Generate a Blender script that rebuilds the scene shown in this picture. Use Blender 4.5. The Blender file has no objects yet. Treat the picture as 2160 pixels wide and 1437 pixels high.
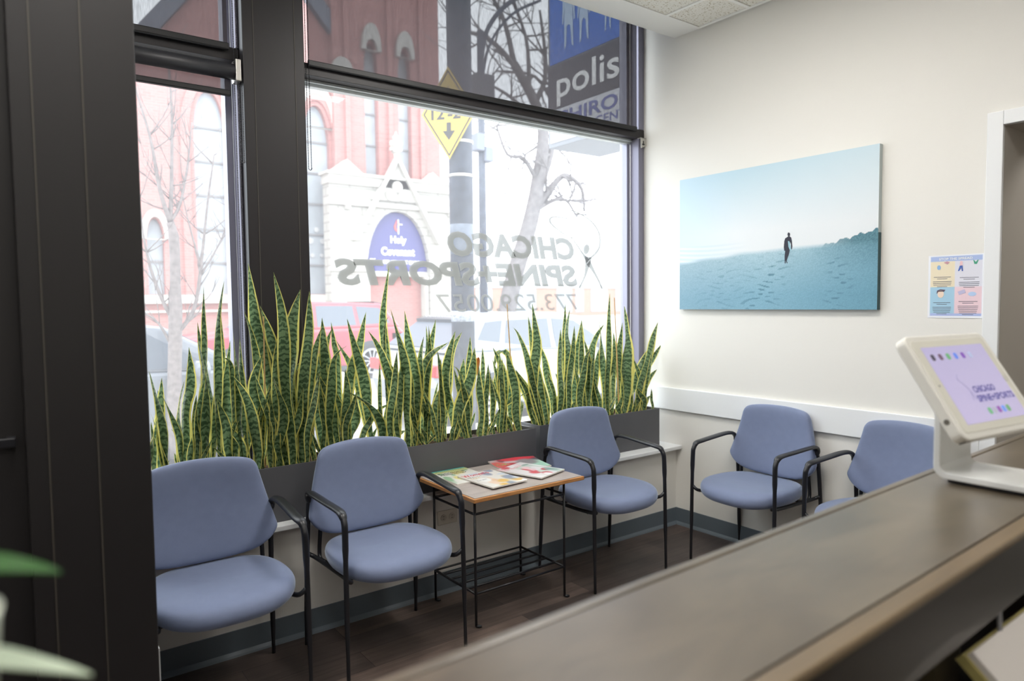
import bpy, bmesh, math, random, json
from mathutils import Vector, Matrix
PI = math.pi
S = bpy.context.scene
C = S.collection
# ------------------------------------------------------------------ camera
cam = bpy.data.cameras.new('camera'); camo = bpy.data.objects.new('camera', cam); C.objects.link(camo)
yaw, pitch, roll = math.radians(36.794), math.radians(-3.152), math.radians(-0.649)
fw = Vector((math.sin(yaw)*math.cos(pitch), math.cos(yaw)*math.cos(pitch), math.sin(pitch)))
rt = Vector((math.cos(yaw), -math.sin(yaw), 0)); up = rt.cross(fw)
r2 = math.cos(roll)*rt + math.sin(roll)*up; u2 = -math.sin(roll)*rt + math.cos(roll)*up
M = Matrix((r2, u2, -fw)).transposed().to_4x4(); M.translation = Vector((-3.597, -3.007, 1.48))
camo.matrix_world = M
cam.sensor_width = 36; cam.lens = 1467.75/2160*36
cam.clip_start = 0.05; cam.clip_end = 300
cam.dof.use_dof = True; cam.dof.focus_distance = 3.2; cam.dof.aperture_fstop = 2.2
S.camera = camo
# ------------------------------------------------------------------ sky and exposure
w = bpy.data.worlds.new('overcast_sky'); S.world = w; w.use_nodes = True
nt = w.node_tree; bg = nt.nodes['Background']
tc = nt.nodes.new('ShaderNodeTexCoord'); sp = nt.nodes.new('ShaderNodeSeparateXYZ'); cr = nt.nodes.new('ShaderNodeValToRGB')
nt.links.new(tc.outputs['Generated'], sp.inputs[0]); nt.links.new(sp.outputs['Z'], cr.inputs[0]); nt.links.new(cr.outputs[0], bg.inputs[0])
cr.color_ramp.elements[0].position = 0.0; cr.color_ramp.elements[0].color = (0.86, 0.93, 1.0, 1)
cr.color_ramp.elements[1].position = 0.8; cr.color_ramp.elements[1].color = (0.95, 0.98, 1.0, 1)
bg.inputs[1].default_value = 4.4
S.view_settings.view_transform = 'Standard'; S.view_settings.look = 'None'
S.view_settings.gamma = 1; S.view_settings.use_curve_mapping = False
S.view_settings.exposure = 0.33
LAMP = 15.0      # strength of the ceiling troffers

# ------------------------------------------------------------------ helpers
def lin(c):
    return tuple((v/255/12.92 if v/255 <= 0.04045 else ((v/255+0.055)/1.055)**2.4) for v in c)
MATS = {}
def mat(name, col, rough=0.6, metal=0.0, spec=0.5, bump=0, bscale=200, var=0, vscale=8, sheen=0, coat=0, emit=0):
    if name in MATS: return MATS[name]
    m = bpy.data.materials.new(name); m.use_nodes = True; MATS[name] = m
    t = m.node_tree; b = t.nodes['Principled BSDF']
    b.inputs['Base Color'].default_value = (*col, 1); b.inputs['Roughness'].default_value = rough
    b.inputs['Metallic'].default_value = metal; b.inputs['Specular IOR Level'].default_value = spec
    b.inputs['Sheen Weight'].default_value = sheen; b.inputs['Sheen Roughness'].default_value = .35; b.inputs['Sheen Tint'].default_value = (.75, .85, 1, 1); b.inputs['Coat Weight'].default_value = coat
    if emit: b.inputs['Emission Color'].default_value = (*col, 1); b.inputs['Emission Strength'].default_value = emit
    tcn = t.nodes.new('ShaderNodeTexCoord')
    if var:
        n = t.nodes.new('ShaderNodeTexNoise'); n.inputs['Scale'].default_value = vscale; n.inputs['Detail'].default_value = 4
        t.links.new(tcn.outputs['Object'], n.inputs['Vector'])
        h = t.nodes.new('ShaderNodeHueSaturation'); h.inputs['Color'].default_value = (*col, 1)
        mr = t.nodes.new('ShaderNodeMapRange'); mr.inputs[1].default_value = 0.3; mr.inputs[2].default_value = 0.7
        mr.inputs[3].default_value = 1-var; mr.inputs[4].default_value = 1+var
        t.links.new(n.outputs['Fac'], mr.inputs[0]); t.links.new(mr.outputs[0], h.inputs['Value']); t.links.new(h.outputs[0], b.inputs['Base Color'])
    if bump:
        n = t.nodes.new('ShaderNodeTexNoise'); n.inputs['Scale'].default_value = bscale
        t.links.new(tcn.outputs['Object'], n.inputs['Vector'])
        bp = t.nodes.new('ShaderNodeBump'); bp.inputs['Strength'].default_value = bump; bp.inputs['Distance'].default_value = 0.002
        t.links.new(n.outputs['Fac'], bp.inputs['Height']); t.links.new(bp.outputs[0], b.inputs['Normal'])
    return m

def add_box(bm, x0, x1, y0, y1, z0, z1):
    v = [bm.verts.new((x, y, z)) for x in (x0, x1) for y in (y0, y1) for z in (z0, z1)]
    for f in ((0,1,3,2),(4,6,7,5),(0,4,5,1),(2,3,7,6),(0,2,6,4),(1,5,7,3)): bm.faces.new([v[i] for i in f])
    return v
def prism(bm, pts, axis, a, b):
    """polygon pts (2D) extruded along axis between a and b. axis 'x': pts=(y,z); 'y': (x,z); 'z': (x,y)"""
    def P(p, t):
        return {'x': (t, p[0], p[1]), 'y': (p[0], t, p[1]), 'z': (p[0], p[1], t)}[axis]
    A = [bm.verts.new(P(p, a)) for p in pts]; B = [bm.verts.new(P(p, b)) for p in pts]
    bm.faces.new(A); bm.faces.new(B[::-1])
    n = len(pts)
    for i in range(n): bm.faces.new((A[i], B[i], B[(i+1) % n], A[(i+1) % n]))
def tube(bm, path, rad, seg=10, flat=1.0, fdir=None, cap=True):
    """round (or flattened) tube along a path; rad number or list"""
    P = [Vector(p) for p in path]; n = len(P)
    R = rad if isinstance(rad, (list, tuple)) else [rad]*n
    FL = flat if isinstance(flat, (list, tuple)) else [flat]*n
    rings = []; prev = None
    for i in range(n):
        t = (P[min(i+1, n-1)]-P[max(i-1, 0)]).normalized()
        if fdir is not None: a = Vector(fdir)
        elif prev is None: a = Vector((0, 0, 1)) if abs(t.z) < 0.9 else Vector((1, 0, 0))
        else: a = prev
        a = (a - t*a.dot(t))
        if a.length < 1e-6: a = Vector((0, 1, 0)) - t*t.y
        a.normalize(); b = t.cross(a); prev = a
        rings.append([bm.verts.new(P[i] + (a*math.cos(2*PI*k/seg)*FL[i] + b*math.sin(2*PI*k/seg))*R[i]) for k in range(seg)])
    for i in range(n-1):
        for k in range(seg):
            bm.faces.new((rings[i][k], rings[i][(k+1) % seg], rings[i+1][(k+1) % seg], rings[i+1][k]))
    if cap: bm.faces.new(rings[0][::-1]); bm.faces.new(rings[-1])
def spline(pts, n=8):
    """Catmull-Rom through the points"""
    P = [Vector(p) for p in pts]; out = []
    for i in range(len(P)-1):
        p0 = P[max(i-1, 0)]; p1 = P[i]; p2 = P[i+1]; p3 = P[min(i+2, len(P)-1)]
        for k in range(n):
            t = k/n
            out.append(0.5*((2*p1)+(-p0+p2)*t+(2*p0-5*p1+4*p2-p3)*t*t+(-p0+3*p1-3*p2+p3)*t**3))
    out.append(P[-1]); return out
def lathe(bm, prof, c=(0, 0, 0), seg=24, axis='z'):
    rings = []
    for r, h in prof:
        ring = []
        for k in range(seg):
            a = 2*PI*k/seg; x, y = r*math.cos(a), r*math.sin(a)
            p = {'z': (x, y, h), 'y': (x, h, y), 'x': (h, x, y)}[axis]
            ring.append(bm.verts.new((p[0]+c[0], p[1]+c[1], p[2]+c[2])))
        rings.append(ring)
    for i in range(len(rings)-1):
        for k in range(seg):
            bm.faces.new((rings[i][k], rings[i][(k+1) % seg], rings[i+1][(k+1) % seg], rings[i+1][k]))
    bm.faces.new(rings[0][::-1]); bm.faces.new(rings[-1])
def plate(bm, outer, holes, y0, y1):
    """XZ plate between y0 and y1 with holes"""
    es = []
    for loop in [outer]+holes:
        v = [bm.verts.new((p[0], y0, p[1])) for p in loop]
        es += [bm.edges.new((v[i], v[(i+1) % len(v)])) for i in range(len(v))]
    r = bmesh.ops.triangle_fill(bm, use_beauty=True, use_dissolve=False, edges=es)
    fs = [g for g in r['geom'] if isinstance(g, bmesh.types.BMFace)]
    e = bmesh.ops.extrude_face_region(bm, geom=fs)
    vs = [g for g in e['geom'] if isinstance(g, bmesh.types.BMVert)]
    bmesh.ops.translate(bm, vec=(0, y1-y0, 0), verts=vs)
def obj(name, bm, m, parent=None, smooth=False, bevel=0, bseg=2, sub=0, loc=None, rotz=0, solid=0):
    bmesh.ops.recalc_face_normals(bm, faces=bm.faces)
    me = bpy.data.meshes.new(name); bm.to_mesh(me); bm.free()
    if m: me.materials.append(m)
    o = bpy.data.objects.new(name, me); C.objects.link(o)
    if parent: o.parent = parent
    if smooth:
        for p in me.polygons: p.use_smooth = True
    if solid:
        md = o.modifiers.new('solid', 'SOLIDIFY'); md.thickness = solid; md.offset = 0
    if bevel:
        md = o.modifiers.new('bevel', 'BEVEL'); md.width = bevel; md.segments = bseg; md.limit_method = 'ANGLE'; md.angle_limit = math.radians(40)
    if sub:
        md = o.modifiers.new('sub', 'SUBSURF'); md.levels = sub; md.render_levels = sub
    if loc: o.location = loc
    if rotz: o.rotation_euler[2] = rotz
    return o
def box(name, x0, x1, y0, y1, z0, z1, m, parent=None, bevel=0):
    bm = bmesh.new(); add_box(bm, x0, x1, y0, y1, z0, z1); return obj(name, bm, m, parent, bevel=bevel)
def tag(o, label, cat, group=None):
    o['label'] = label; o['category'] = cat
    if group: o['group'] = group
    return o
def struct(o, label=None, cat=None):
    o['kind'] = 'structure'
    if label: o['label'] = label
    if cat: o['category'] = cat
    return o
def thing(name, label, cat, loc=(0, 0, 0), rotz=0, group=None):
    o = bpy.data.objects.new(name, None); C.objects.link(o); o.empty_display_size = 0.1
    o.location = loc; o.rotation_euler[2] = rotz
    return tag(o, label, cat, group)
def copy_tree(o, parent=None):
    c = o.copy(); C.objects.link(c)
    if parent: c.parent = parent
    for ch in list(o.children): copy_tree(ch, c)
    return c
def text(name, s, m, width, height, parent=None, bold=0.0, shear=0.0, thick=0.0, center=True, spacing=1.0):
    """text mesh in local XY plane, fitted to width x height, origin at its centre"""
    cu = bpy.data.curves.new(name, 'FONT'); cu.body = s; cu.offset = bold; cu.shear = shear; cu.extrude = 0.0; cu.space_character = spacing
    cu.resolution_u = 3
    to = bpy.data.objects.new(name, cu); C.objects.link(to)
    dg = bpy.context.evaluated_depsgraph_get(); me = bpy.data.meshes.new_from_object(to.evaluated_get(dg))
    bpy.data.objects.remove(to); bpy.data.curves.remove(cu)
    xs = [v.co.x for v in me.vertices]; ys = [v.co.y for v in me.vertices]
    x0, x1, y0, y1 = min(xs), max(xs), min(ys), max(ys)
    for v in me.vertices:
        v.co.x = (v.co.x-(x0+x1)/2)/(x1-x0)*width; v.co.y = (v.co.y-(y0+y1)/2)/(y1-y0)*height
        v.co.z = 0
    me.materials.clear(); me.materials.append(m); me.name = name
    o = bpy.data.objects.new(name, me); C.objects.link(o)
    if parent: o.parent = parent
    if thick:
        md = o.modifiers.new('s', 'SOLIDIFY'); md.thickness = thick; md.offset = 1
    return o
def paint_mat(name, rough=0.5, emit=0, coat=0):
    if name in MATS: return MATS[name]
    m = bpy.data.materials.new(name); m.use_nodes = True; MATS[name] = m
    t = m.node_tree; b = t.nodes['Principled BSDF']; b.inputs['Roughness'].default_value = rough; b.inputs['Coat Weight'].default_value = coat
    a = t.nodes.new('ShaderNodeAttribute'); a.attribute_name = 'Col'
    t.links.new(a.outputs['Color'], b.inputs['Base Color'])
    if emit: t.links.new(a.outputs['Color'], b.inputs['Emission Color']); b.inputs['Emission Strength'].default_value = emit
    return m
def painted(name, w_, h_, nx, ny, fn, m, parent=None, zf=None):
    """printed sheet in the local XY plane centred on the origin; fn(u,v)->sRGB 0..255 (v upwards)"""
    vs = []; cols = []; fs = []
    for j in range(ny+1):
        for i in range(nx+1):
            u, v = i/nx, j/ny
            vs.append(((u-.5)*w_, (v-.5)*h_, zf(u, v) if zf else 0)); cols.append((*lin(fn(u, v)), 1))
    for j in range(ny):
        for i in range(nx):
            a = j*(nx+1)+i; fs.append((a, a+1, a+nx+2, a+nx+1))
    me = bpy.data.meshes.new(name); me.from_pydata(vs, [], fs)
    ca = me.color_attributes.new('Col', 'FLOAT_COLOR', 'POINT')
    ca.data.foreach_set('color', [x for c in cols for x in c]); me.materials.append(m)
    o = bpy.data.objects.new(name, me); C.objects.link(o)
    if parent: o.parent = parent
    return o
def mixc(a, b, t):
    t = max(0, min(1, t)); return tuple(a[i]*(1-t)+b[i]*t for i in range(3))

# ------------------------------------------------------------------ materials
def nodes(name):
    m = bpy.data.materials.new(name); m.use_nodes = True; MATS[name] = m
    return m, m.node_tree, m.node_tree.nodes['Principled BSDF']
WALL = mat('wall_paint', lin((228, 226, 220)), 0.75, bump=0.15, bscale=250)
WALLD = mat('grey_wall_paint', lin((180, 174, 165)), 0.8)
TRIM = mat('white_trim_paint', lin((232, 234, 235)), 0.4)
CEIL = mat('ceiling_white', lin((240, 240, 236)), 0.8)
RUBBER = mat('grey_rubber_base', lin((98, 108, 116)), 0.45)
BLACKF = mat('dark_bronze_frame', lin((36, 33, 35)), 0.45, spec=0.4)
PILLAR = mat('dark_pillar_paint', lin((33, 31, 32)), 0.5, bump=0.1, bscale=60)
SEAM = mat('pillar_seam', lin((66, 62, 56)), 0.6)
BLKMETAL = mat('black_powder_metal', lin((30, 31, 36)), 0.34)
FABRIC = mat('slate_blue_fabric', lin((116, 127, 157)), 0.72, sheen=1.0, bump=0.35, bscale=900, var=0.03, vscale=30)
PLANTER = mat('charcoal_planter', lin((84, 84, 87)), 0.42, var=0.05, vscale=6)
SOIL = mat('potting_soil', lin((74, 56, 44)), 0.95, bump=1.0, bscale=60, var=0.5, vscale=60)
STAKE = mat('bamboo_stake', lin((196, 160, 104)), 0.6, var=0.15, vscale=30)
STEEL = mat('bright_bracket_metal', lin((190, 188, 182)), 0.35, metal=0.8)
WHITEP = mat('white_plastic', lin((236, 237, 235)), 0.3)
CREAMP = mat('cream_plastic', lin((232, 230, 222)), 0.35)
def window_glass():
    m, t, b = nodes('veiling_glare_glass'); out = t.nodes['Material Output']; t.nodes.remove(b)
    tr = t.nodes.new('ShaderNodeBsdfTransparent'); tr.inputs[0].default_value = (0.93, 0.95, 0.96, 1)
    tl = t.nodes.new('ShaderNodeBsdfTranslucent'); tl.inputs[0].default_value = (0.95, 0.96, 1.0, 1)
    gl = t.nodes.new('ShaderNodeBsdfGlossy'); gl.inputs['Roughness'].default_value = 0.02
    a = t.nodes.new('ShaderNodeMixShader'); a.inputs[0].default_value = 0.11  # translucent share added to imitate veiling glare over the street view
    t.links.new(tr.outputs[0], a.inputs[1]); t.links.new(tl.outputs[0], a.inputs[2])
    c = t.nodes.new('ShaderNodeMixShader'); c.inputs[0].default_value = 0.02
    t.links.new(a.outputs[0], c.inputs[1]); t.links.new(gl.outputs[0], c.inputs[2]); t.links.new(c.outputs[0], out.inputs[0])
    return m
GLASS = window_glass()
def shade_cloth():
    m, t, b = nodes('sheer_shade_cloth'); out = t.nodes['Material Output']
    b.inputs['Base Color'].default_value = (*lin((74, 70, 76)), 1); b.inputs['Roughness'].default_value = 0.9
    tr = t.nodes.new('ShaderNodeBsdfTransparent'); mx = t.nodes.new('ShaderNodeMixShader')
    tcn = t.nodes.new('ShaderNodeTexCoord'); mp = t.nodes.new('ShaderNodeMapping'); mp.inputs['Scale'].default_value = (420, 1, 30)
    n = t.nodes.new('ShaderNodeTexNoise'); n.inputs['Scale'].default_value = 1; n.inputs['Detail'].default_value = 2
    mr = t.nodes.new('ShaderNodeMapRange'); mr.inputs[1].default_value = .3; mr.inputs[2].default_value = .7; mr.inputs[3].default_value = .90; mr.inputs[4].default_value = .84
    t.links.new(tcn.outputs['Object'], mp.inputs[0]); t.links.new(mp.outputs[0], n.inputs['Vector']); t.links.new(n.outputs['Fac'], mr.inputs[0])
    t.links.new(mr.outputs[0], mx.inputs[0]); t.links.new(tr.outputs[0], mx.inputs[1]); t.links.new(b.outputs[0], mx.inputs[2]); t.links.new(mx.outputs[0], out.inputs[0])
    return m
SHADE = shade_cloth()
def vinyl(name, a):
    m, t, b = nodes(name); out = t.nodes['Material Output']
    b.inputs['Base Color'].default_value = (*lin((186, 187, 182)), 1); b.inputs['Roughness'].default_value = 0.8
    tl = t.nodes.new('ShaderNodeBsdfTranslucent'); tl.inputs[0].default_value = (*lin((112, 113, 110)), 1)
    tr = t.nodes.new('ShaderNodeBsdfTransparent')
    m1 = t.nodes.new('ShaderNodeMixShader'); m1.inputs[0].default_value = 0.55
    t.links.new(b.outputs[0], m1.inputs[1]); t.links.new(tl.outputs[0], m1.inputs[2])
    m2 = t.nodes.new('ShaderNodeMixShader'); m2.inputs[0].default_value = a
    t.links.new(tr.outputs[0], m2.inputs[1]); t.links.new(m1.outputs[0], m2.inputs[2]); t.links.new(m2.outputs[0], out.inputs[0])
    return m
VINYL = vinyl('frosted_vinyl', 0.93); VINYL2 = vinyl('thin_frosted_vinyl', 0.8)
def floor_mat():
    m, t, b = nodes('dark_plank_floor')
    tcn = t.nodes.new('ShaderNodeTexCoord'); mp = t.nodes.new('ShaderNodeMapping'); mp.inputs['Rotation'].default_value = (0, 0, 0)
    br = t.nodes.new('ShaderNodeTexBrick'); br.inputs['Scale'].default_value = 1; br.offset = 0.37
    br.inputs['Brick Width'].default_value = 1.2; br.inputs['Row Height'].default_value = 0.15; br.inputs['Mortar Size'].default_value = 0.0012
    br.inputs['Color1'].default_value = (*lin((104, 90, 82)), 1); br.inputs['Color2'].default_value = (*lin((58, 51, 49)), 1); br.inputs['Mortar'].default_value = (*lin((28, 22, 20)), 1)
    br.inputs['Bias'].default_value = -0.1
    n = t.nodes.new('ShaderNodeTexNoise'); n.inputs['Scale'].default_value = 1; n.inputs['Detail'].default_value = 6; n.inputs['Roughness'].default_value = .7
    mp2 = t.nodes.new('ShaderNodeMapping'); mp2.inputs['Scale'].default_value = (3, 40, 1)
    mx = t.nodes.new('ShaderNodeMix'); mx.data_type = 'RGBA'; mx.blend_type = 'OVERLAY'; mx.inputs[0].default_value = 0.9
    n2 = t.nodes.new('ShaderNodeTexNoise'); n2.inputs['Scale'].default_value = 3.5; n2.inputs['Detail'].default_value = 3
    mx2 = t.nodes.new('ShaderNodeMix'); mx2.data_type = 'RGBA'; mx2.blend_type = 'OVERLAY'; mx2.inputs[0].default_value = 0.7
    t.links.new(tcn.outputs['Object'], mp.inputs[0]); t.links.new(mp.outputs[0], br.inputs['Vector'])
    t.links.new(tcn.outputs['Object'], mp2.inputs[0]); t.links.new(mp2.outputs[0], n.inputs['Vector']); t.links.new(tcn.outputs['Object'], n2.inputs['Vector'])
    t.links.new(br.outputs['Color'], mx.inputs[6]); t.links.new(n.outputs['Fac'], mx.inputs[7])
    t.links.new(mx.outputs[2], mx2.inputs[6]); t.links.new(n2.outputs['Fac'], mx2.inputs[7]); t.links.new(mx2.outputs[2], b.inputs['Base Color'])
    b.inputs['Roughness'].default_value = 0.42
    return m
FLOOR = floor_mat()
def wood(name, c1, c2, scale=(1.5, 18, 18), rough=0.3, coat=0):
    m, t, b = nodes(name)
    tcn = t.nodes.new('ShaderNodeTexCoord'); mp = t.nodes.new('ShaderNodeMapping'); mp.inputs['Scale'].default_value = scale
    n = t.nodes.new('ShaderNodeTexNoise'); n.inputs['Scale'].default_value = 1.5; n.inputs['Detail'].default_value = 5; n.inputs['Distortion'].default_value = .6
    cr_ = t.nodes.new('ShaderNodeValToRGB'); cr_.color_ramp.elements[0].position = .3; cr_.color_ramp.elements[1].position = .72
    cr_.color_ramp.elements[0].color = (*c1, 1); cr_.color_ramp.elements[1].color = (*c2, 1)
    t.links.new(tcn.outputs['Object'], mp.inputs[0]); t.links.new(mp.outputs[0], n.inputs['Vector']); t.links.new(n.outputs['Fac'], cr_.inputs[0]); t.links.new(cr_.outputs[0], b.inputs['Base Color'])
    b.inputs['Roughness'].default_value = rough; b.inputs['Coat Weight'].default_value = coat; b.inputs['Coat Roughness'].default_value = .25
    return m
COUNTER = wood('stained_counter_wood', lin((82, 73, 60)), lin((104, 93, 77)), (3, 8, 8), 0.3, 0.2)
COUNTERE = wood('counter_edge_wood', lin((100, 84, 62)), lin((122, 104, 78)), (2, 20, 20), 0.35)
COUNTERD = wood('dark_desk_wood', lin((34, 29, 25)), lin((56, 47, 40)), (6, 6, 2), 0.35)
TABLEW = wood('oak_table_edge', lin((168, 112, 62)), lin((206, 152, 96)), (6, 6, 40), 0.45)
TABLET_ = wood('grey_table_top', lin((156, 146, 142)), lin((180, 170, 164)), (3, 20, 3), 0.3)
def brick_mat(name, c1, c2, mortar, sc=1.0):
    m, t, b = nodes(name)
    tcn = t.nodes.new('ShaderNodeTexCoord'); s_ = t.nodes.new('ShaderNodeSeparateXYZ'); c_ = t.nodes.new('ShaderNodeCombineXYZ')
    ad = t.nodes.new('ShaderNodeMath'); ad.operation = 'ADD'
    t.links.new(tcn.outputs['Object'], s_.inputs[0]); t.links.new(s_.outputs['X'], ad.inputs[0]); t.links.new(s_.outputs['Y'], ad.inputs[1])
    t.links.new(ad.outputs[0], c_.inputs['X']); t.links.new(s_.outputs['Z'], c_.inputs['Y'])
    br = t.nodes.new('ShaderNodeTexBrick'); br.inputs['Scale'].default_value = sc
    br.inputs['Brick Width'].default_value = 0.22; br.inputs['Row Height'].default_value = 0.075; br.inputs['Mortar Size'].default_value = 0.008
    br.inputs['Color1'].default_value = (*c1, 1); br.inputs['Color2'].default_value = (*c2, 1); br.inputs['Mortar'].default_value = (*mortar, 1)
    t.links.new(c_.outputs[0], br.inputs['Vector']); t.links.new(br.outputs['Color'], b.inputs['Base Color']); b.inputs['Roughness'].default_value = .9
    return m
BRICK = brick_mat('red_brick', lin((168, 116, 110)), lin((156, 106, 101)), lin((164, 126, 120)))
STONE = brick_mat('pale_limestone', lin((170, 167, 160)), lin((164, 161, 154)), lin((148, 145, 138)), 0.28)
STONEP = mat('smooth_limestone', lin((174, 171, 164)), 0.85, var=0.06, vscale=3)
SLATE = mat('dark_slate_coping', lin((92, 98, 110)), 0.7)
CGLASS = mat('church_sky_reflecting_glazing', lin((150, 156, 160)), 0.35, var=0.1, vscale=2)  # pale tone stands for sky reflected in the panes
LEAD = mat('lead_bars', lin((120, 118, 118)), 0.6)
ASPHALT = mat('street_asphalt', lin((150, 150, 150)), 0.9, var=0.08, vscale=2)
WALK = mat('sidewalk_concrete', lin((196, 192, 184)), 0.9, var=0.05, vscale=2)
BARK = mat('grey_bark', lin((122, 114, 112)), 0.9, var=0.2, vscale=20)
BARK2 = mat('tree_bark', lin((106, 102, 102)), 0.9, var=0.2, vscale=8)
POLE = mat('weathered_pole_paint', lin((62, 68, 80)), 0.55, var=0.25, vscale=9)
TIRE = mat('tire_rubber', lin((60, 60, 62)), 0.8)
RIM = mat('alloy_rim', lin((190, 192, 196)), 0.3, metal=0.6)
CARGLASS = mat('car_window_glass', lin((92, 100, 110)), 0.3, coat=0)
CARDARK = mat('car_dark_trim', lin((58, 62, 68)), 0.4)
REDPAINT = mat('red_car_paint', lin((160, 66, 76)), 0.3, coat=.3)
WHITEPAINT = mat('white_car_paint', lin((150, 154, 160)), 0.35, coat=.3)
GREYPAINT = mat('grey_car_paint', lin((112, 118, 126)), 0.3, coat=.3)
LENS = mat('red_lamp_lens', lin((190, 40, 44)), 0.2); LENSW = mat('clear_lamp_lens', lin((225, 228, 232)), 0.15)
WHT = mat('white_lettering', lin((240, 240, 238)), 0.6)
def leaf_mat():
    m, t, b = nodes('variegated_leaf'); out = t.nodes['Material Output']
    uv = t.nodes.new('ShaderNodeUVMap'); uv.uv_map = 'UVMap'; s_ = t.nodes.new('ShaderNodeSeparateXYZ'); t.links.new(uv.outputs[0], s_.inputs[0])
    def mth(op, a, bb=None):
        n = t.nodes.new('ShaderNodeMath'); n.operation = op
        for i, v in enumerate((a, bb)):
            if v is None: continue
            if isinstance(v, (int, float)): n.inputs[i].default_value = v
            else: t.links.new(v, n.inputs[i])
        return n.outputs[0]
    nz = t.nodes.new('ShaderNodeTexNoise'); nz.inputs['Scale'].default_value = 45; nz.inputs['Detail'].default_value = 3
    tcn = t.nodes.new('ShaderNodeTexCoord'); t.links.new(tcn.outputs['Object'], nz.inputs['Vector'])
    e = mth('ABSOLUTE', mth('SUBTRACT', s_.outputs['X'], 0.5))
    e2 = mth('ADD', e, mth('MULTIPLY', mth('SUBTRACT', nz.outputs['Fac'], 0.5), 0.10))
    edge = mth('GREATER_THAN', e2, 0.375)
    # zigzag cross bands
    band = mth('SINE', mth('ADD', mth('MULTIPLY', s_.outputs['Y'], 240.0), mth('ADD', mth('MULTIPLY', nz.outputs['Fac'], 14.0), mth('MULTIPLY', e, 5.0))))
    cr_ = t.nodes.new('ShaderNodeValToRGB'); cr_.color_ramp.elements[0].position = 0.18; cr_.color_ramp.elements[1].position = 0.75
    cr_.color_ramp.elements[0].color = (*lin((58, 82, 54)), 1); cr_.color_ramp.elements[1].color = (*lin((112, 136, 98)), 1)
    t.links.new(mth('ADD', mth('MULTIPLY', band, 0.5), 0.5), cr_.inputs[0])
    mx = t.nodes.new('ShaderNodeMix'); mx.data_type = 'RGBA'
    t.links.new(edge, mx.inputs[0]); t.links.new(cr_.outputs[0], mx.inputs[6]); mx.inputs[7].default_value = (*lin((224, 216, 122)), 1)
    t.links.new(mx.outputs[2], b.inputs['Base Color']); b.inputs['Roughness'].default_value = 0.38
    tl = t.nodes.new('ShaderNodeBsdfTranslucent'); t.links.new(mx.outputs[2], tl.inputs[0])
    ms = t.nodes.new('ShaderNodeMixShader'); ms.inputs[0].default_value = 0.42
    t.links.new(b.outputs[0], ms.inputs[1]); t.links.new(tl.outputs[0], ms.inputs[2]); t.links.new(ms.outputs[0], out.inputs[0])
    return m
LEAF = leaf_mat()
DRY = mat('dry_orange_leaf', lin((206, 128, 62)), 0.8)
# ------------------------------------------------------------------ room shell
struct(box('floor', -7, 1.3, -6.6, 0.0, -0.1, 0.0, FLOOR), 'dark brown wood plank floor', 'floor')
bm = bmesh.new()
add_box(bm, -7, 0.0, -6.6, 0.0, 3.165, 3.5)
cl = struct(obj('ceiling', bm, CEIL), 'white ceiling with dropped tile grid', 'ceiling')
def tile_mat():
    m, t, b = nodes('acoustic_tile')
    tcn = t.nodes.new('ShaderNodeTexCoord'); n = t.nodes.new('ShaderNodeTexNoise'); n.inputs['Scale'].default_value = 110; n.inputs['Detail'].default_value = 2
    r = t.nodes.new('ShaderNodeValToRGB'); r.color_ramp.elements[0].position = .33; r.color_ramp.elements[1].position = .43
    r.color_ramp.elements[0].color = (*lin((176, 166, 140)), 1); r.color_ramp.elements[1].color = (*lin((232, 230, 222)), 1)
    t.links.new(tcn.outputs['Object'], n.inputs['Vector']); t.links.new(n.outputs['Fac'], r.inputs[0]); t.links.new(r.outputs[0], b.inputs['Base Color']); b.inputs['Roughness'].default_value = .9
    return m
TILE = tile_mat()
bm = bmesh.new()
xs = [-0.03, -0.335]; 
while xs[-1] > -6.6: xs.append(xs[-1]-0.61)
ys = [-0.195, -0.555]
while ys[-1] > -6.2: ys.append(ys[-1]-0.61)
for i in range(len(xs)-1):
    for j in range(len(ys)-1):
        add_box(bm, xs[i+1]+.008, xs[i]-.008, ys[j+1]+.008, ys[j]-.008, 3.160, 3.166)
obj('ceiling_tiles', bm, TILE, cl)
bm = bmesh.new()
for x in xs: add_box(bm, x-.011, x+.011, ys[-1], ys[0]+.011, 3.154, 3.166)
for y in ys: add_box(bm, xs[-1], xs[0]+.011, y-.011, y+.011, 3.1545, 3.166)
obj('tile_grid_bars', bm, CEIL, cl)
# right wall with the doorway
DW = 0.38
bm = bmesh.new()
add_box(bm, 0, DW, -1.825, 0.46, 0, 3.5); add_box(bm, 0, DW, -2.75, -1.825, 2.232, 3.5); add_box(bm, 0, DW, -6.6, -2.75, 0, 3.5)
wr = struct(obj('wall_right', bm, WALL), 'off white right wall with doorway', 'wall')
bm = bmesh.new()
add_box(bm, -.002, DW, -1.829, -1.824, 0, 2.232); add_box(bm, -.002, DW, -2.751, -2.746, 0, 2.232); add_box(bm, -.002, DW, -2.75, -1.825, 2.229, 2.233)
obj('doorway_lining', bm, WALLD, wr)
struct(box('wall_corridor', 1.3, 1.4, -4.2, -0.6, 0, 2.6, WALLD), 'grey corridor wall beyond the doorway', 'wall')
struct(box('wall_corridor_end', DW, 1.3, -0.7, -0.6, 0, 2.6, WALLD), 'grey corridor end wall', 'wall')
struct(box('ceiling_corridor', DW, 1.4, -4.2, -.6, 2.6, 2.7, CEIL), 'corridor ceiling', 'ceiling')
struct(box('wall_corridor_near', DW, 1.4, -4.3, -4.2, 0, 2.7, WALLD), 'near corridor end wall', 'wall')
struct(box('wall_back', -7, 0.0, -6.7, -6.6, 0, 3.5, WALL), 'back wall of the room', 'wall')
struct(box('wall_left', -7.1, -7, -6.6, 0.46, 0, 3.5, WALL), 'left wall of the room', 'wall')
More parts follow.
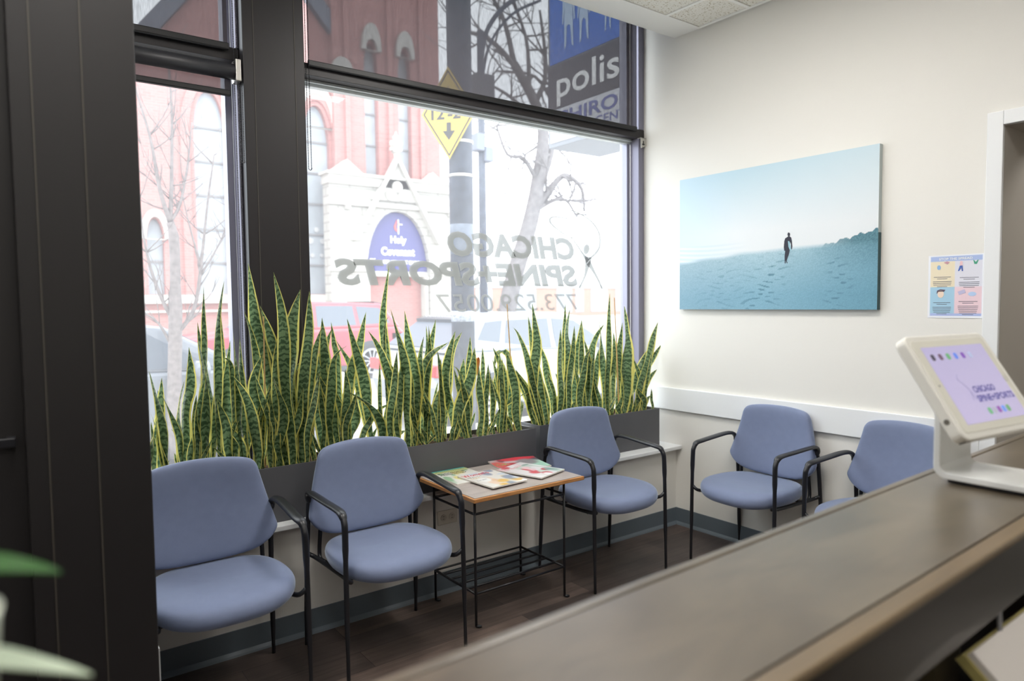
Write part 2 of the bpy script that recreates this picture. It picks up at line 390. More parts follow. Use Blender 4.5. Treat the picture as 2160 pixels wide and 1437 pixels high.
# door trim
bm = bmesh.new()
add_box(bm, -.02, 0, -1.828, -1.765, 0, 2.293); add_box(bm, -.02, 0, -2.81, -2.747, 0, 2.293); add_box(bm, -.02, 0, -2.747, -1.828, 2.232, 2.293)
struct(obj('door_1', bm, TRIM, bevel=.003), 'white trim around the open doorway', 'door trim')
struct(box('trim_1', -.022, 0, -1.765, 0.3, .757, .903, TRIM, bevel=.003), 'wide white chair rail on right wall', 'chair rail')
bm = bmesh.new(); prism(bm, [(-.022, 0), (-.018, .008), (-.008, .02), (-.006, .108), (0, .108), (0, 0)], 'y', -1.765, -0.002)
struct(obj('baseboard_right', bm, RUBBER), 'grey rubber baseboard along right wall', 'baseboard')
bm = bmesh.new(); prism(bm, [(-.022, 0), (-.018, .008), (-.008, .02), (-.006, .108), (0, .108), (0, 0)], 'x', -7, -0.006)
struct(obj('baseboard_window', bm, RUBBER), 'grey rubber baseboard under the window ledge', 'baseboard')
# knee wall + ledge
struct(box('wall_window', -7, 0.0, 0.0, 0.46, -0.2, .505, WALL), 'low wall below the window', 'wall')
bm = bmesh.new(); add_box(bm, -2.42, -0.002, -.05, .27, .505, .53); add_box(bm, -7, -2.424, -.05, .27, .505, .53)
struct(obj('trim_2', bm, TRIM, bevel=.004), 'white window ledge under the planters', 'window ledge')
bm = bmesh.new(); add_box(bm, -7, 0.0, 0.0, .02, 3.165, 3.5); add_box(bm, -7, 0, 0.02, .46, 3.45, 3.6)
struct(obj('ceiling_recess', bm, CEIL), 'white recess above the window', 'ceiling')
# ------------------------------------------------------------------ windows
def pane(x0, x1, y, z0, z1, name, m, t):
    bm = bmesh.new(); bm.faces.new([bm.verts.new(p) for p in ((x0, y, z0), (x1, y, z0), (x1, y, z1), (x0, y, z1))]); return obj(name, bm, m, t)
JAMB = mat('daylit_grey_jamb', lin((126, 124, 140)), .35, metal=.3)  # lavender tone holds the outside light falling on the dark jambs
def window(name, x0, x1, label, jl, jr):
    t = bpy.data.objects.new(name, None); C.objects.link(t); struct(t, label, 'window')
    bm = bmesh.new()
    add_box(bm, x0, x1, .28, .42, 2.575, 2.632)            # transom
    add_box(bm, x0, x1, .30, .42, .53, .60); add_box(bm, x0, x1, .30, .42, 3.40, 3.45)
    obj('window_frame', bm, BLACKF, t, bevel=.002)
    for xa, xb in (jl, jr):
        bm = bmesh.new(); add_box(bm, xa, xb, .28, .36, .53, 2.575); add_box(bm, xa, xb, .28, .36, 2.632, 3.45)
        obj('side_jamb', bm, JAMB, t, bevel=.004)
    bm = bmesh.new()
    for xa, xb in (jl, jr):
        s_ = 1 if xa == x0 else -1; xe = xb if s_ == 1 else xa
        add_box(bm, min(xe, xe+s_*.03), max(xe, xe+s_*.03), .362, .43, .6, 2.575)
        add_box(bm, min(xe, xe+s_*.03), max(xe, xe+s_*.03), .362, .43, 2.632, 3.4)
    obj('side_glazing_bead', bm, mat('daylit_bead_metal', lin((150, 150, 166)), .35, metal=.3), t, bevel=.002)  # lighter colour carries outside light on the side beads
    bm = bmesh.new(); add_box(bm, x0+.03, x1-.03, .36, .40, 2.548, 2.575); add_box(bm, x0+.03, x1-.03, .34, .36, 2.562, 2.5755)
    obj('glazing_bead', bm, mat('lit_underside_bead', lin((206, 212, 212)), .4), t, bevel=.002)  # pale colour stands for the crossbar underside lit from outside
    pane(x0+.01, x1-.01, .406, .595, 2.578, 'pane', GLASS, t)
    pane(x0+.01, x1-.01, .406, 2.63, 3.41, 'upper_pane', GLASS, t)
    return t
W1 = window('window_1', -2.376, 0.0, 'large right window pane in dark frame', (-2.376, -2.362), (-.052, 0))
W2 = window('window_2', -3.9, -2.655, 'narrower left window pane in dark frame', (-3.9, -3.86), (-2.669, -2.655))
# mullion cover between the windows
mu = struct(box('trim_3', -2.655, -2.375, .22, .46, .53, 3.45, BLACKF, bevel=.003), 'dark post between the two windows', 'window post')
bm = bmesh.new()
for x in (-2.607, -2.421): add_box(bm, x-.002, x+.002, .2185, .221, .53, 3.45)
obj('seam', bm, SEAM, mu)
struct(box('wall_entry', -7, -3.9, .30, .46, 0.53, 3.45, BLACKF), 'dark wall beside the entrance', 'wall')
# ------------------------------------------------------------------ near dark pillar and entrance door
pl = struct(box('trim_4', -3.54, -3.261, -.9, -.62, 0, 3.165, PILLAR, bevel=.004), 'tall dark panelled pillar at the left', 'pillar')
bm = bmesh.new()
for x in (-3.493, -3.385): add_box(bm, x-.0022, x+.0022, -.902, -.899, 0, 3.165)
obj('seam', bm, SEAM, pl)
bm = bmesh.new(); add_box(bm, -3.9, -3.538, -.86, -.80, 0, 3.165); add_box(bm, -7, -4.75, -.86, -.8, 0, 3.165); add_box(bm, -4.75, -3.9, -.86, -.8, 2.3, 3.165)
struct(obj('wall_entry_side', bm, PILLAR), 'dark entrance surround', 'wall')
d = struct(box('door_2', -4.74, -3.91, -.85, -.81, 0.01, 2.29, PILLAR), 'dark entrance door', 'door')
bm = bmesh.new(); tube(bm, spline([(-3.98, -.87, 1.150), (-3.98, -.91, 1.150), (-3.93, -.915, 1.150)], 4), .008); obj('door_handle', bm, BLKMETAL, d)
ph = thing('push_bar', 'black horizontal push bar end at far left beside the pillar', 'handle', (-3.60, -.86, 1.145))
bm = bmesh.new(); add_box(bm, -.13, .04, -.03, -.018, -.012, .012); obj('bar', bm, BLKMETAL, ph, bevel=.003)
bm = bmesh.new(); add_box(bm, .022, .04, -.02, .0, -.012, .012); obj('bracket', bm, BLKMETAL, ph)
# white wedge of trim near pillar foot
struct(box('trim_5', -3.262, -3.235, -.75, -.62, 0, .46, TRIM), 'white trim end beside the pillar foot', 'trim')
# ------------------------------------------------------------------ ceiling lights
LM = mat('lamp_diffuser', (1.0, 0.965, 0.915), emit=LAMP)
LM2 = mat('dim_lamp_diffuser', (1.0, 0.965, 0.915), emit=LAMP*.5)
for x, y in ((-1.5, -1.15), (-3.4, -1.15), (-1.5, -3.4), (-3.4, -3.6), (-5.4, -2.6), (-5.4, -4.6)):
    t = thing('ceiling_light', 'recessed white ceiling troffer', 'ceiling light', (x, y, 3.15), 0, 'ceiling troffers')
    bm = bmesh.new(); add_box(bm, -.31, .31, -.61, .61, -.002, .01); obj('housing', bm, WHITEP, t)
    bm = bmesh.new(); add_box(bm, -.28, .28, -.58, .58, -.006, -.003); obj('diffuser', bm, LM if y > -2 else LM2, t)
t = thing('ceiling_light', 'unseen ceiling light added to brighten the corridor beyond the doorway', 'ceiling light', (.85, -2.6, 2.598))  # unseen light, added to brighten the doorway
bm = bmesh.new(); add_box(bm, -.2, .2, -.5, .5, -.012, 0); obj('housing', bm, WHITEP, t)
bm = bmesh.new(); add_box(bm, -.18, .18, -.48, .48, -.014, -.0125); obj('diffuser', bm, LM2, t)
# ------------------------------------------------------------------ roller shades
HEM = mat('hem_bar_black', lin((22, 22, 25)), .5)
def chain(bm, x, y, z0, z1, gap=.016, step=.0075):
    pts = []
    z = z1
    while z > z0: pts.append((x, y, z)); pts.append((x+gap, y+.004, z)); z -= step
    for k in range(5): a = PI*k/4; pts.append((x+gap/2-gap/2*math.cos(a), y, z0-gap/2*math.sin(a)))
    for p in pts: bmesh.ops.create_icosphere(bm, subdivisions=0, radius=.0030, matrix=Matrix.Translation(p))
    tube(bm, [(x, y, z0), (x, y, z1)], .0008, 4); tube(bm, [(x+gap, y+.004, z0), (x+gap, y+.004, z1)], .0008, 4)
t = thing('roller_shade', 'dark sheer shade drawn over the upper part of the large right window', 'window shade', (0, 0, 0), 0, 'sheer roller shades')
pane(-2.343, -.092, .262, 2.62, 3.42, 'shade_cloth', SHADE, t)
bm = bmesh.new(); add_box(bm, -2.343, -.092, .255, .27, 2.612, 2.640); obj('hem_bar', bm, HEM, t, bevel=.004)
bm = bmesh.new(); tube(bm, [(-2.36, .25, 3.41), (-.06, .25, 3.41)], .03, 16); obj('roller_tube', bm, HEM, t)
bm = bmesh.new(); chain(bm, -2.363, .235, 2.125, 3.40); obj('bead_chain', bm, BLKMETAL, t)
t = thing('roller_shade', 'dark sheer shade above the crossbar of the narrow left window', 'window shade', (0, 0, 0), 0, 'sheer roller shades')
pane(-3.6, -2.707, .262, 2.62, 3.42, 'shade_cloth', SHADE, t)
bm = bmesh.new(); add_box(bm, -3.6, -2.703, .25, .27, 2.610, 2.640); obj('hem_bar', bm, HEM, t, bevel=.005)
bm = bmesh.new(); tube(bm, [(-3.6, .25, 3.41), (-2.68, .25, 3.41)], .03, 16); obj('roller_tube', bm, HEM, t)
bm = bmesh.new(); chain(bm, -2.690, .235, 0.95, 3.40); obj('bead_chain', bm, BLKMETAL, t)
t = thing('roller_shade', 'nearly rolled up dark shade hanging just below the left window crossbar', 'window shade', (0, 0, 0), 0, 'sheer roller shades')
bm = bmesh.new(); tube(bm, [(-3.6, .25, 2.515), (-2.685, .25, 2.515)], .034, 20); obj('roller_tube', bm, mat('roller_cassette', lin((48, 48, 52)), .4), t, smooth=True)
pane(-3.6, -2.70, .262, 2.43, 2.49, 'shade_cloth', SHADE, t)
bm = bmesh.new(); add_box(bm, -3.6, -2.70, .252, .272, 2.408, 2.436); obj('hem_bar', bm, HEM, t, bevel=.006)
bm = bmesh.new(); add_box(bm, -2.688, -2.665, .215, .285, 2.47, 2.565); obj('end_bracket', bm, STEEL, t, bevel=.003)
bm = bmesh.new(); chain(bm, -2.672, .225, 2.12, 2.48, .012); obj('bead_chain', bm, BLKMETAL, t)
t = thing('shade_bracket', 'small metal bracket under the crossbar at the right end of the large window', 'bracket', (-.03, .26, 2.575))
bm = bmesh.new(); prism(bm, [(-.026, 0), (.03, 0), (.03, -.05), (-.02, -.07)], 'y', 0, .004); add_box(bm, -.026, .03, 0, .03, -.004, 0); obj('plate', bm, STEEL, t, bevel=.001)
bm = bmesh.new(); add_box(bm, -.004, .004, -.002, 0, -.05, -.02); add_box(bm, -.012, .012, -.002, 0, -.047, -.04); obj('keyhole_slot', bm, BLKMETAL, t)
# ------------------------------------------------------------------ window lettering, applied to the outside of the glass (mirrored from inside)
vt = thing('window_lettering', 'mirrored frosted business name, phone number and figure logo on the large window', 'window sign', (0, .412, 0))
def vtxt(name, s, xc, zc, wd, hg, bold, shear, m, sp=1.0):
    o = text(name, s, m, wd, hg, vt, bold, shear, spacing=sp); o.location = (xc, 0, zc); o.rotation_euler = (PI/2, 0, PI); return o
vtxt('lettering', 'CHICAGO', -1.01, 1.82, .97, .145, .05, .18, VINYL)
vtxt('lettering', 'SPINE+SPORTS', -1.335, 1.647, 1.68, .14, .05, .18, VINYL)
vtxt('lettering', '773.529.0057', -1.04, 1.478, 1.08, .105, .002, .18, VINYL2)
vtxt('lettering', 'www.backpain.com', -1.57, 1.405, .26, .018, 0, 0, VINYL2)
bm = bmesh.new()
def ribbon(pts, ws, n=8):
    ws = [max(.006, v*1.5) for v in ws]; P = spline([(x, 0, z) for x, z in pts], n); m_ = len(P)
    prev = None
    for i, p in enumerate(P):
        tt = i/(m_-1)*(len(ws)-1); k = min(int(tt), len(ws)-2); wv = ws[k]*(1-(tt-k))+ws[k+1]*(tt-k)
        d_ = (P[min(i+1, m_-1)]-P[max(i-1, 0)]).normalized(); nn = Vector((-d_.z, 0, d_.x))*wv/2
        a, b = bm.verts.new(p+nn), bm.verts.new(p-nn)
        if prev: bm.faces.new((prev[0], a, b, prev[1]))
        prev = (a, b)
def lg(X, Y):      # logo sketch units -> glass metres
    return (-0.50+(X-1000)*.00198, 2.055-(Y-0)*.00124)
ribbon([lg(*p) for p in ((960, 30), (900, 28), (884, 50), (910, 85), (975, 128), (1060, 132))], [.002, .006, .012, .006, .003, .002])
ribbon([lg(*p) for p in ((930, -20), (990, -10), (1060, 30), (1100, 90), (1105, 160), (1085, 205), (1055, 235))], [.002, .004, .008, .010, .012, .008])
ribbon([lg(*p) for p in ((975, 128), (1000, 165), (1035, 225), (1050, 250))], [.003, .008, .03])
ribbon([lg(*p) for p in ((1052, 225), (1048, 262), (1035, 330), (1010, 392))], [.045, .03, .012, .008])
ribbon([lg(*p) for p in ((1052, 255), (1075, 300), (1098, 350), (1115, 395))], [.03, .016, .012, .008])
c_ = lg(1043, 185); v0 = [bm.verts.new((c_[0]+.028*math.cos(2*PI*k/20)+.006*math.sin(2*PI*k/20), 0, c_[1]+.034*math.sin(2*PI*k/20))) for k in range(20)]; bm.faces.new(v0)
obj('figure_logo', bm, VINYL, vt)
# ------------------------------------------------------------------ electrical outlet
t = thing('wall_outlet', 'double socket plate low on the wall under the ledge behind the side table', 'outlet', (-1.775, 0, .39))
bm = bmesh.new(); add_box(bm, -.058, .058, -.006, 0, -.036, .036); obj('cover_plate', bm, mat('outlet_plate', lin((205, 200, 188)), .4), t, bevel=.003)
for s_ in (-1, 1):
    bm = bmesh.new(); lathe(bm, [(.017, -.006), (.017, -.009)], (s_*.025, 0, 0), 18, 'y')
    o = obj('socket', bm, mat('outlet_socket', lin((188, 182, 170)), .4), t)
    bm = bmesh.new()
    for dz in (-.006, .006): add_box(bm, s_*.025-.005, s_*.025+.004, -.0095, -.009, dz-.001, dz+.001)
    obj('slots', bm, BLKMETAL, o)

# ------------------------------------------------------------------ canvas picture
def canvas_col(u, v):
    rnd = math.sin(u*613.1+v*1291.7)*43758.5; rnd -= math.floor(rnd)
    sky = mixc((222, 227, 230), (176, 206, 220), (v-.55)/.45*1.0*(1-.45*u))
    sky = mixc(sky, (196, 218, 232), max(0, 1-u*3)*.75)
    hor = .395+.035*min(1, u/.6) + (.02*(u-.6) if u > .6 else 0)   # sand edge
    shore = .37+.05*min(1, u/.45)-.004*math.sin(u*30)
    dune = .36+.13*max(0, (u-.66)/.34)**.8+.006*math.sin(u*90)+.004*math.sin(u*210+1)
    c = sky
    if u < .5 and v < .49:                                        # hazy sea and foam
        sea = mixc((196, 214, 224), (222, 232, 236), .5+.5*math.sin(v*190+2*math.sin(u*9)+u*6))
        c = mixc(sky, sea, min(1, (.49-v)/.02)*max(0, 1-u*2.4))
    if u > .66 and v < dune:
        c = mixc(sky, mixc((96, 140, 152), (70, 110, 124), rnd), min(1, (u-.66)/.25))
    se = shore if u < .45 else hor-.005
    if v < se:
        t = (se-v)/se
        s1 = mixc((178, 204, 214), (132, 176, 196), t*1.3)
        s1 = mixc(s1, (96, 150, 172), max(0, u-.55)*1.4)
        s1 = mixc(s1, (138, 160, 176), max(0, .45-u)*.9)
        k = .5*math.sin(u*47+9*math.sin(v*31))+.5*math.sin(v*150+4*math.sin(u*23+v*11))
        band = max(0, 1-abs(u-(.56-.25*(se-v)))/.13)+max(0, 1-abs(u-(.8+.05*math.sin(v*9)))/.07)*.9+max(0, 1-abs(u-.25)/.2)*.4
        if k > .62: s1 = mixc(s1, (74, 116, 134), min(.75, band*.75)*min(1, t*3))
        s1 = mixc(s1, (78, 118, 134), (.22+.25*max(0, u-.7))*rnd)
        if u > .7: s1 = mixc(s1, (66, 108, 122), max(0, 1-t*2.2)*(u-.7)*2.2*(.5+.5*rnd))
        c = mixc(c, s1, min(1, (se-v)/.03))
    return c
cv = thing('canvas_picture', 'large pale blue canvas of a surfer walking a misty beach on the right wall', 'picture', (-.02, -.678, 1.834))
cv.rotation_euler[2] = -PI/2
W_, H_ = 1.252, .825
o = painted('printed_face', W_, H_, 300, 200, canvas_col, paint_mat('canvas_print', .75), cv); o.rotation_euler = (PI/2, 0, 0); o.location = (0, -.0105, 0)
bm = bmesh.new(); add_box(bm, -W_/2, W_/2, -.01, .02, -H_/2, H_/2); obj('canvas_edge', bm, mat('canvas_side', lin((190, 200, 200)), .8), cv)
bm = bmesh.new(); add_box(bm, W_/2, W_/2+.0006, -.0106, .02, -H_/2, -H_/2+.47*H_); obj('printed_edge', bm, mat('canvas_side_dark', lin((66, 92, 96)), .8), cv)
bm = bmesh.new()   # surfer silhouette, printed flat
def sil(pts, flip=False):
    v = [bm.verts.new((.606*W_-W_/2+(x-915)*.00068, -.0112, -H_/2+.314*H_+(975-y)*.00072)) for x, y in pts]; bm.faces.new(v)
sil([(915, 742), (925, 740), (934, 748), (936, 762), (930, 772), (918, 770), (912, 758)])
sil([(918, 770), (932, 771), (946, 782), (952, 810), (957, 850), (953, 872), (946, 870), (944, 830), (938, 815), (936, 870), (928, 905), (908, 955), (916, 975), (910, 978), (900, 955), (898, 978), (890, 976), (888, 920), (893, 880), (884, 878), (880, 850), (884, 805), (892, 783), (908, 776)])
obj('printed_surfer', bm, mat('print_dark', lin((52, 54, 66)), .8), cv)
bm = bmesh.new()
def sil2(pts):
    v = [bm.verts.new((.606*W_-W_/2+(x-915)*.00068, -.0115, -H_/2+.314*H_+(975-y)*.00072)) for x, y in pts]; bm.faces.new(v)
sil2([(917, 806), (930, 808), (940, 840), (945, 870), (948, 885), (936, 880), (922, 850)])
obj('printed_surfboard', bm, mat('print_board', lin((150, 190, 204)), .8), cv)
# ------------------------------------------------------------------ poster on the wall
def poster_col(u, v):
    if u < .035 or u > .975 or v < .03 or v > .975: return (238, 240, 246)
    if v > .90: return (172, 190, 230)
    if v < .075: return (176, 190, 232)
    if u < .5: return (236, 224, 196) if v > .49 else (168, 206, 228)
    return (224, 224, 234) if v > .49 else (236, 208, 216)
ps = thing('wall_poster', 'small four colour health notice taped to the wall beside the doorway', 'poster', (-.001, -1.645, 1.53))
ps.rotation_euler[2] = -PI/2
PW, PH = .232, .294
o = painted('printed_sheet', PW, PH, 60, 76, poster_col, paint_mat('poster_print', .35, coat=.4), ps); o.rotation_euler = (PI/2, 0, 0); o.location = (0, -.001, 0)
def pt(s, m, wd, hg, x, z, **k):
    o = text('printed_text', s, m, wd, hg, ps, **k); o.rotation_euler = (PI/2, 0, 0); o.location = (x, -.0018, z); return o
INK = mat('printed_ink', lin((96, 96, 110)), .6)
pt('STOP THE SPREAD', WHT, .14, .011, 0.0, .137-.008, bold=.02)
for cx_, cz_, n_, w0 in ((-.055, .045, 6, .04), (.058, .04, 6, .042), (-.055, -.075, 7, .04), (.055, -.07, 8, .042)):
    bm = bmesh.new()
    for k in range(n_):
        ww = w0*(.55 if k in (1, n_-1) else .92+.08*math.sin(k*7)); z = cz_-k*.0078-(.006 if k > 1 else 0)
        add_box(bm, cx_-ww, cx_+ww, -.0017, -.0012, z-.0011, z+.0011)
    obj('printed_lines', bm, INK, ps)
def pshape(name, pts, col):
    bm = bmesh.new(); v = [bm.verts.new((x, -.002, z)) for x, z in pts]; bm.faces.new(v); return obj(name, bm, mat('ink_'+name, lin(col), .6), ps)
def ell(cx_, cz_, a, b, n=14): return [(cx_+a*math.cos(2*PI*k/n), cz_+b*math.sin(2*PI*k/n)) for k in range(n)]
pshape('printed_soap', [(-.05, .112), (-.035, .118), (-.024, .112), (-.034, .104)], (196, 148, 160))
pshape('printed_drop', ell(-.07, .09, .008, .011), (140, 180, 224))
pshape('printed_legs', [(.018, .095), (.03, .096), (.032, .07), (.027, .07), (.025, .086), (.016, .07), (.011, .071)], (70, 100, 176))
pshape('printed_torso', [(.018, .095), (.03, .096), (.03, .113), (.022, .118), (.018, .108)], (232, 196, 200))
pshape('printed_jumper', [(.075, .12), (.083, .109), (.092, .12), (.094, .118), (.088, .1), (.078, .1), (.073, .118)], (72, 160, 130))
pshape('printed_face_drawing', ell(-.06, -.035, .014, .018), (236, 214, 196))
pshape('printed_hair', [(-.078, -.035), (-.076, -.018), (-.062, -.012), (-.04, -.015), (-.046, -.024), (-.07, -.024)], (96, 82, 100))
pshape('printed_card', [(.012, -.025), (.04, -.014), (.046, -.03), (.018, -.04)], (190, 186, 216))
pshape('printed_cloud', ell(.072, -.036, .017, .010), (180, 202, 234))
# ------------------------------------------------------------------ waiting room chairs
def ring_body(bm, outline, rings, zf):
    """closed body from scaled outlines; rings = (inset scale, level); zf(x,y,level)->Vector"""
    R = []
    for s_, l in rings: R.append([bm.verts.new(zf(x*s_, y*s_, l)) for x, y in outline])
    n = len(outline)
    for i in range(len(R)-1):
        for k in range(n): bm.faces.new((R[i][k], R[i][(k+1) % n], R[i+1][(k+1) % n], R[i+1][k]))
    bm.faces.new(R[0][::-1]); bm.faces.new(R[-1])
def closed_spline(pts, n=5):
    m_ = len(pts); out = []
    for i in range(m_):
        p0, p1, p2, p3 = [Vector(pts[(i+k-1) % m_]) for k in range(4)]
        for k in range(n):
            t = k/n; out.append(0.5*((2*p1)+(-p0+p2)*t+(2*p0-5*p1+4*p2-p3)*t*t+(-p0+3*p1-3*p2+p3)*t**3))
    return [(p[0], p[1]) for p in out]
def make_chair(label):
    t = thing('waiting_room_chair', label, 'chair', group='slate blue waiting room armchairs')
    # seat cushion
    ol = []
    for k in range(48):
        a = 2*PI*k/48; c, s_ = math.cos(a), math.sin(a); e = 2/2.9
        x = .256*math.copysign(abs(c)**e, c); y = .240*math.copysign(abs(s_)**e, s_)
        x *= 1-.10*max(0, y/.24); ol.append((x, y))
    bm = bmesh.new()
    def sz(x, y, l):
        f = max(0, -y/.24)
        return Vector((x, y-.035, .452+l-.022*f**3+.012*(abs(x)/.25)**2*(1 if l > -.02 else .3)+.008*max(0, y/.24)))
    ring_body(bm, ol, [(.80, -.060), (.90, -.057), (.965, -.046), (1.0, -.026), (.995, -.010), (.965, .003), (.90, .012), (.80, .016), (.6, .016), (.35, .014), (.12, .013)], sz)
    obj('seat', bm, FABRIC, t, smooth=True, sub=1)
    # backrest
    ol = closed_spline([(0, -.205), (.15, -.195), (.228, -.165), (.272, -.115), (.268, -.07), (.245, .02), (.222, .11), (.208, .155), (.175, .180), (.09, .192), (0, .195),
                        (-.09, .192), (-.175, .180), (-.208, .155), (-.222, .11), (-.245, .02), (-.268, -.07), (-.272, -.115), (-.228, -.165), (-.15, -.195)], 4)
    bm = bmesh.new()
    def bz(x, y, l): return Vector((x, .165-l-.75*x*x+(y+.2)*.11+.03*math.cos(y*7), .682+y))
    ring_body(bm, ol, [(.80, -.020), (.94, -.018), (.985, -.010), (1.0, .004), (.99, .016), (.965, .024), (.9, .031), (.75, .036), (.5, .038), (.2, .039)], bz)
    obj('backrest', bm, FABRIC, t, smooth=True, sub=1)
    for s_ in (-1, 1):
        bm = bmesh.new(); tube(bm, spline([(s_*.268, -.222, 0), (s_*.266, -.216, .4), (s_*.264, -.212, .60), (s_*.263, -.205, .642), (s_*.262, -.188, .664)], 5), [.0075]*3+[.010]*5+[.0125]*12+[.0135], 12)
        obj('leg', bm, BLKMETAL, t, smooth=True)
        bm = bmesh.new(); tube(bm, spline([(s_*.270, .222, 0), (s_*.264, .200, .40), (s_*.261, .178, .61), (s_*.260, .165, .650)], 5), [.0075]*2+[.0105]*14, 12)
        obj('leg', bm, BLKMETAL, t, smooth=True)
        pth = spline([(s_*.262, -.200, .650), (s_*.262, -.185, .668), (s_*.259, -.14, .676), (s_*.266, -.02, .684), (s_*.270, .08, .690), (s_*.266, .14, .686), (s_*.261, .166, .664), (s_*.260, .166, .640)], 5)
        n = len(pth); rr = []; ff = []
        for i in range(n):
            u = i/(n-1); k = math.sin(PI*min(1, max(0, (u-.02)/.96)))**.5; rr.append(.011+.0105*k); ff.append(1-.55*k)
        bm = bmesh.new(); tube(bm, pth, rr, 12, ff); obj('armrest', bm, BLKMETAL, t, smooth=True)
    bm = bmesh.new()
    for s_ in (-1, 1):
        tube(bm, spline([(s_*.264, -.212, .425), (s_*.235, -.19, .400), (s_*.222, -.05, .385), (s_*.235, .16, .392), (s_*.264, .196, .41)], 5), .0095, 8)
        tube(bm, spline([(s_*.222, .10, .39), (s_*.222, .165, .40), (s_*.215, .165, .52), (s_*.2, .175, .62)], 5), .009, 8)
    tube(bm, [(-.225, -.12, .386), (.225, -.12, .386)], .009, 8); tube(bm, [(-.225, .1, .386), (.225, .1, .386)], .009, 8)
    obj('seat_frame', bm, BLKMETAL, t, smooth=True)
    return t
chair0 = make_chair('slate blue armchair nearest the dark pillar, leftmost under the window')
chair0.location = (-2.962, -.30, 0)
for (x, y, rz, lb) in ((-2.285, -.315, 0, 'slate blue armchair directly left of the magazine table'),
                       (-.938, -.268, 0, 'slate blue armchair right of the magazine table, in front of the grey planter'),
                       (-.232, -.755, -PI/2-.03, 'slate blue armchair against the right wall below the canvas picture'),
                       (-.25, -1.45, -PI/2-.12, 'slate blue armchair against the right wall, partly hidden by counter and tablet stand')):
    c = copy_tree(chair0); c.location = (x, y, 0); c.rotation_euler[2] = rz; c['label'] = lb
# ------------------------------------------------------------------ side table
t = thing('side_table', 'small wood topped table on thin black metal legs holding magazines', 'table', (-1.621, -.25, 0))
bm = bmesh.new(); add_box(bm, -.325, .325, -.262, .245, .604, .622); obj('table_edge', bm, TABLEW, t, bevel=.003)
bm = bmesh.new(); add_box(bm, -.316, .316, -.253, .236, .6225, .6245); obj('tabletop', bm, TABLET_, t)
for sx in (-1, 1):
    bm = bmesh.new(); add_box(bm, sx*.18-.04, sx*.18+.04, -.23, .2, .592, .604); obj('cleat', bm, TABLEW, t, bevel=.002)
    for y in (-.175, .185):
        bm = bmesh.new(); x = sx*.266
        tube(bm, [(x, y, .008), (x, y, .592)], .0062, 8)
        tube(bm, [(x, y, .01), (x+.012, y-.006, .006), (x+.022, y-.01, .006)], [.0065, .008, .006], 8)
        obj('leg', bm, BLKMETAL, t, smooth=True)
bm = bmesh.new()
for z in (.525,):
    for y in (-.175, .185): tube(bm, [(-.266, y, z), (.266, y, z)], .0058, 8)
    for x in (-.266, .266): tube(bm, [(x, -.175, z), (x, .185, z)], .0058, 8)
obj('top_rail', bm, BLKMETAL, t, smooth=True)
bm = bmesh.new()
for k in range(6): tube(bm, [(-.266, -.175+.072*k, .158), (.266, -.175+.072*k, .158)], .0055, 8)
for x in (-.266, .266): tube(bm, [(x, -.175, .158), (x, .185, .158)], .006, 8)
obj('lower_shelf', bm, BLKMETAL, t, smooth=True)
# ------------------------------------------------------------------ magazines
MAG = paint_mat('magazine_cover', .3, coat=.5)
PAGE = mat('magazine_pages', lin((224, 220, 212)), .7)
random.seed(5)
def blobs(n, cols, rmin=.05, rmax=.22):
    return [(random.random(), random.random(), random.uniform(rmin, rmax), random.uniform(rmin, rmax), random.choice(cols)) for _ in range(n)]
def cover(base, bl, bands=()):
    def f(u, v):
        c = base
        for x, y, a, b, col in bl:
            d_ = ((u-x)/a)**2+((v-y)/b)**2
            if d_ < 1: c = mixc(c, col, (1-d_)*1.6)
        for v0, v1, col in bands:
            if v0 < v < v1: c = col
        return c
    return f
def magazine(label, x, y, z, rz, fn, w_=.21, h_=.275, curl=None, th=.006):
    t = thing('magazine', label, 'magazine', (x, y, z), rz, 'magazines on the side table')
    zf = (lambda u, v: th+.0005+(curl(u, v) if curl else 0)); 
    o = painted('cover', w_, h_, 42, 54, fn, MAG, t, zf)
    bm = bmesh.new(); N = 14
    g = [[(bm.verts.new(((i/N-.5)*w_, (j/N-.5)*h_, th+(curl(i/N, j/N) if curl else 0))), bm.verts.new(((i/N-.5)*w_, (j/N-.5)*h_, (curl(i/N, j/N)*.75 if curl else 0)))) for j in range(N+1)] for i in range(N+1)]
    for i in range(N):
        for j in range(N):
            bm.faces.new((g[i][j][0], g[i+1][j][0], g[i+1][j+1][0], g[i][j+1][0])); bm.faces.new((g[i][j][1], g[i][j+1][1], g[i+1][j+1][1], g[i+1][j][1]))
    for i in range(N):
        for j in (0, N): bm.faces.new((g[i][j][0], g[i][j][1], g[i+1][j][1], g[i+1][j][0])); bm.faces.new((g[j][i][0], g[j][i+1][0], g[j][i+1][1], g[j][i][1]))
    obj('pages', bm, PAGE, t)
    return t
def mtxt(t, s, col, wd, hg, x, y, z=.0072, **k):
    m = mat('ink_%02x%02x%02x' % col, lin(col), .5); o = text('cover_text', s, m, wd, hg, t, **k); o.location = (x, y, z); return o
ZT = .6248
ta = magazine('magazine with teal strip and black heading at the back left of the table', -1.775, -.135, ZT, .0, cover((232, 232, 226), blobs(16, [(236, 226, 150), (150, 190, 150), (240, 240, 240), (190, 210, 190)], .06, .2), [(.93, 1.01, (64, 172, 164)), (.80, .93, (205, 214, 150))]))
mtxt(ta, 'Functional', (44, 44, 52), .15, .022, -.012, .070, bold=.015); mtxt(ta, 'Neurology', (44, 44, 52), .15, .020, -.012, .042, bold=.015); mtxt(ta, 'Approach', (150, 160, 80), .17, .022, 0, .105)
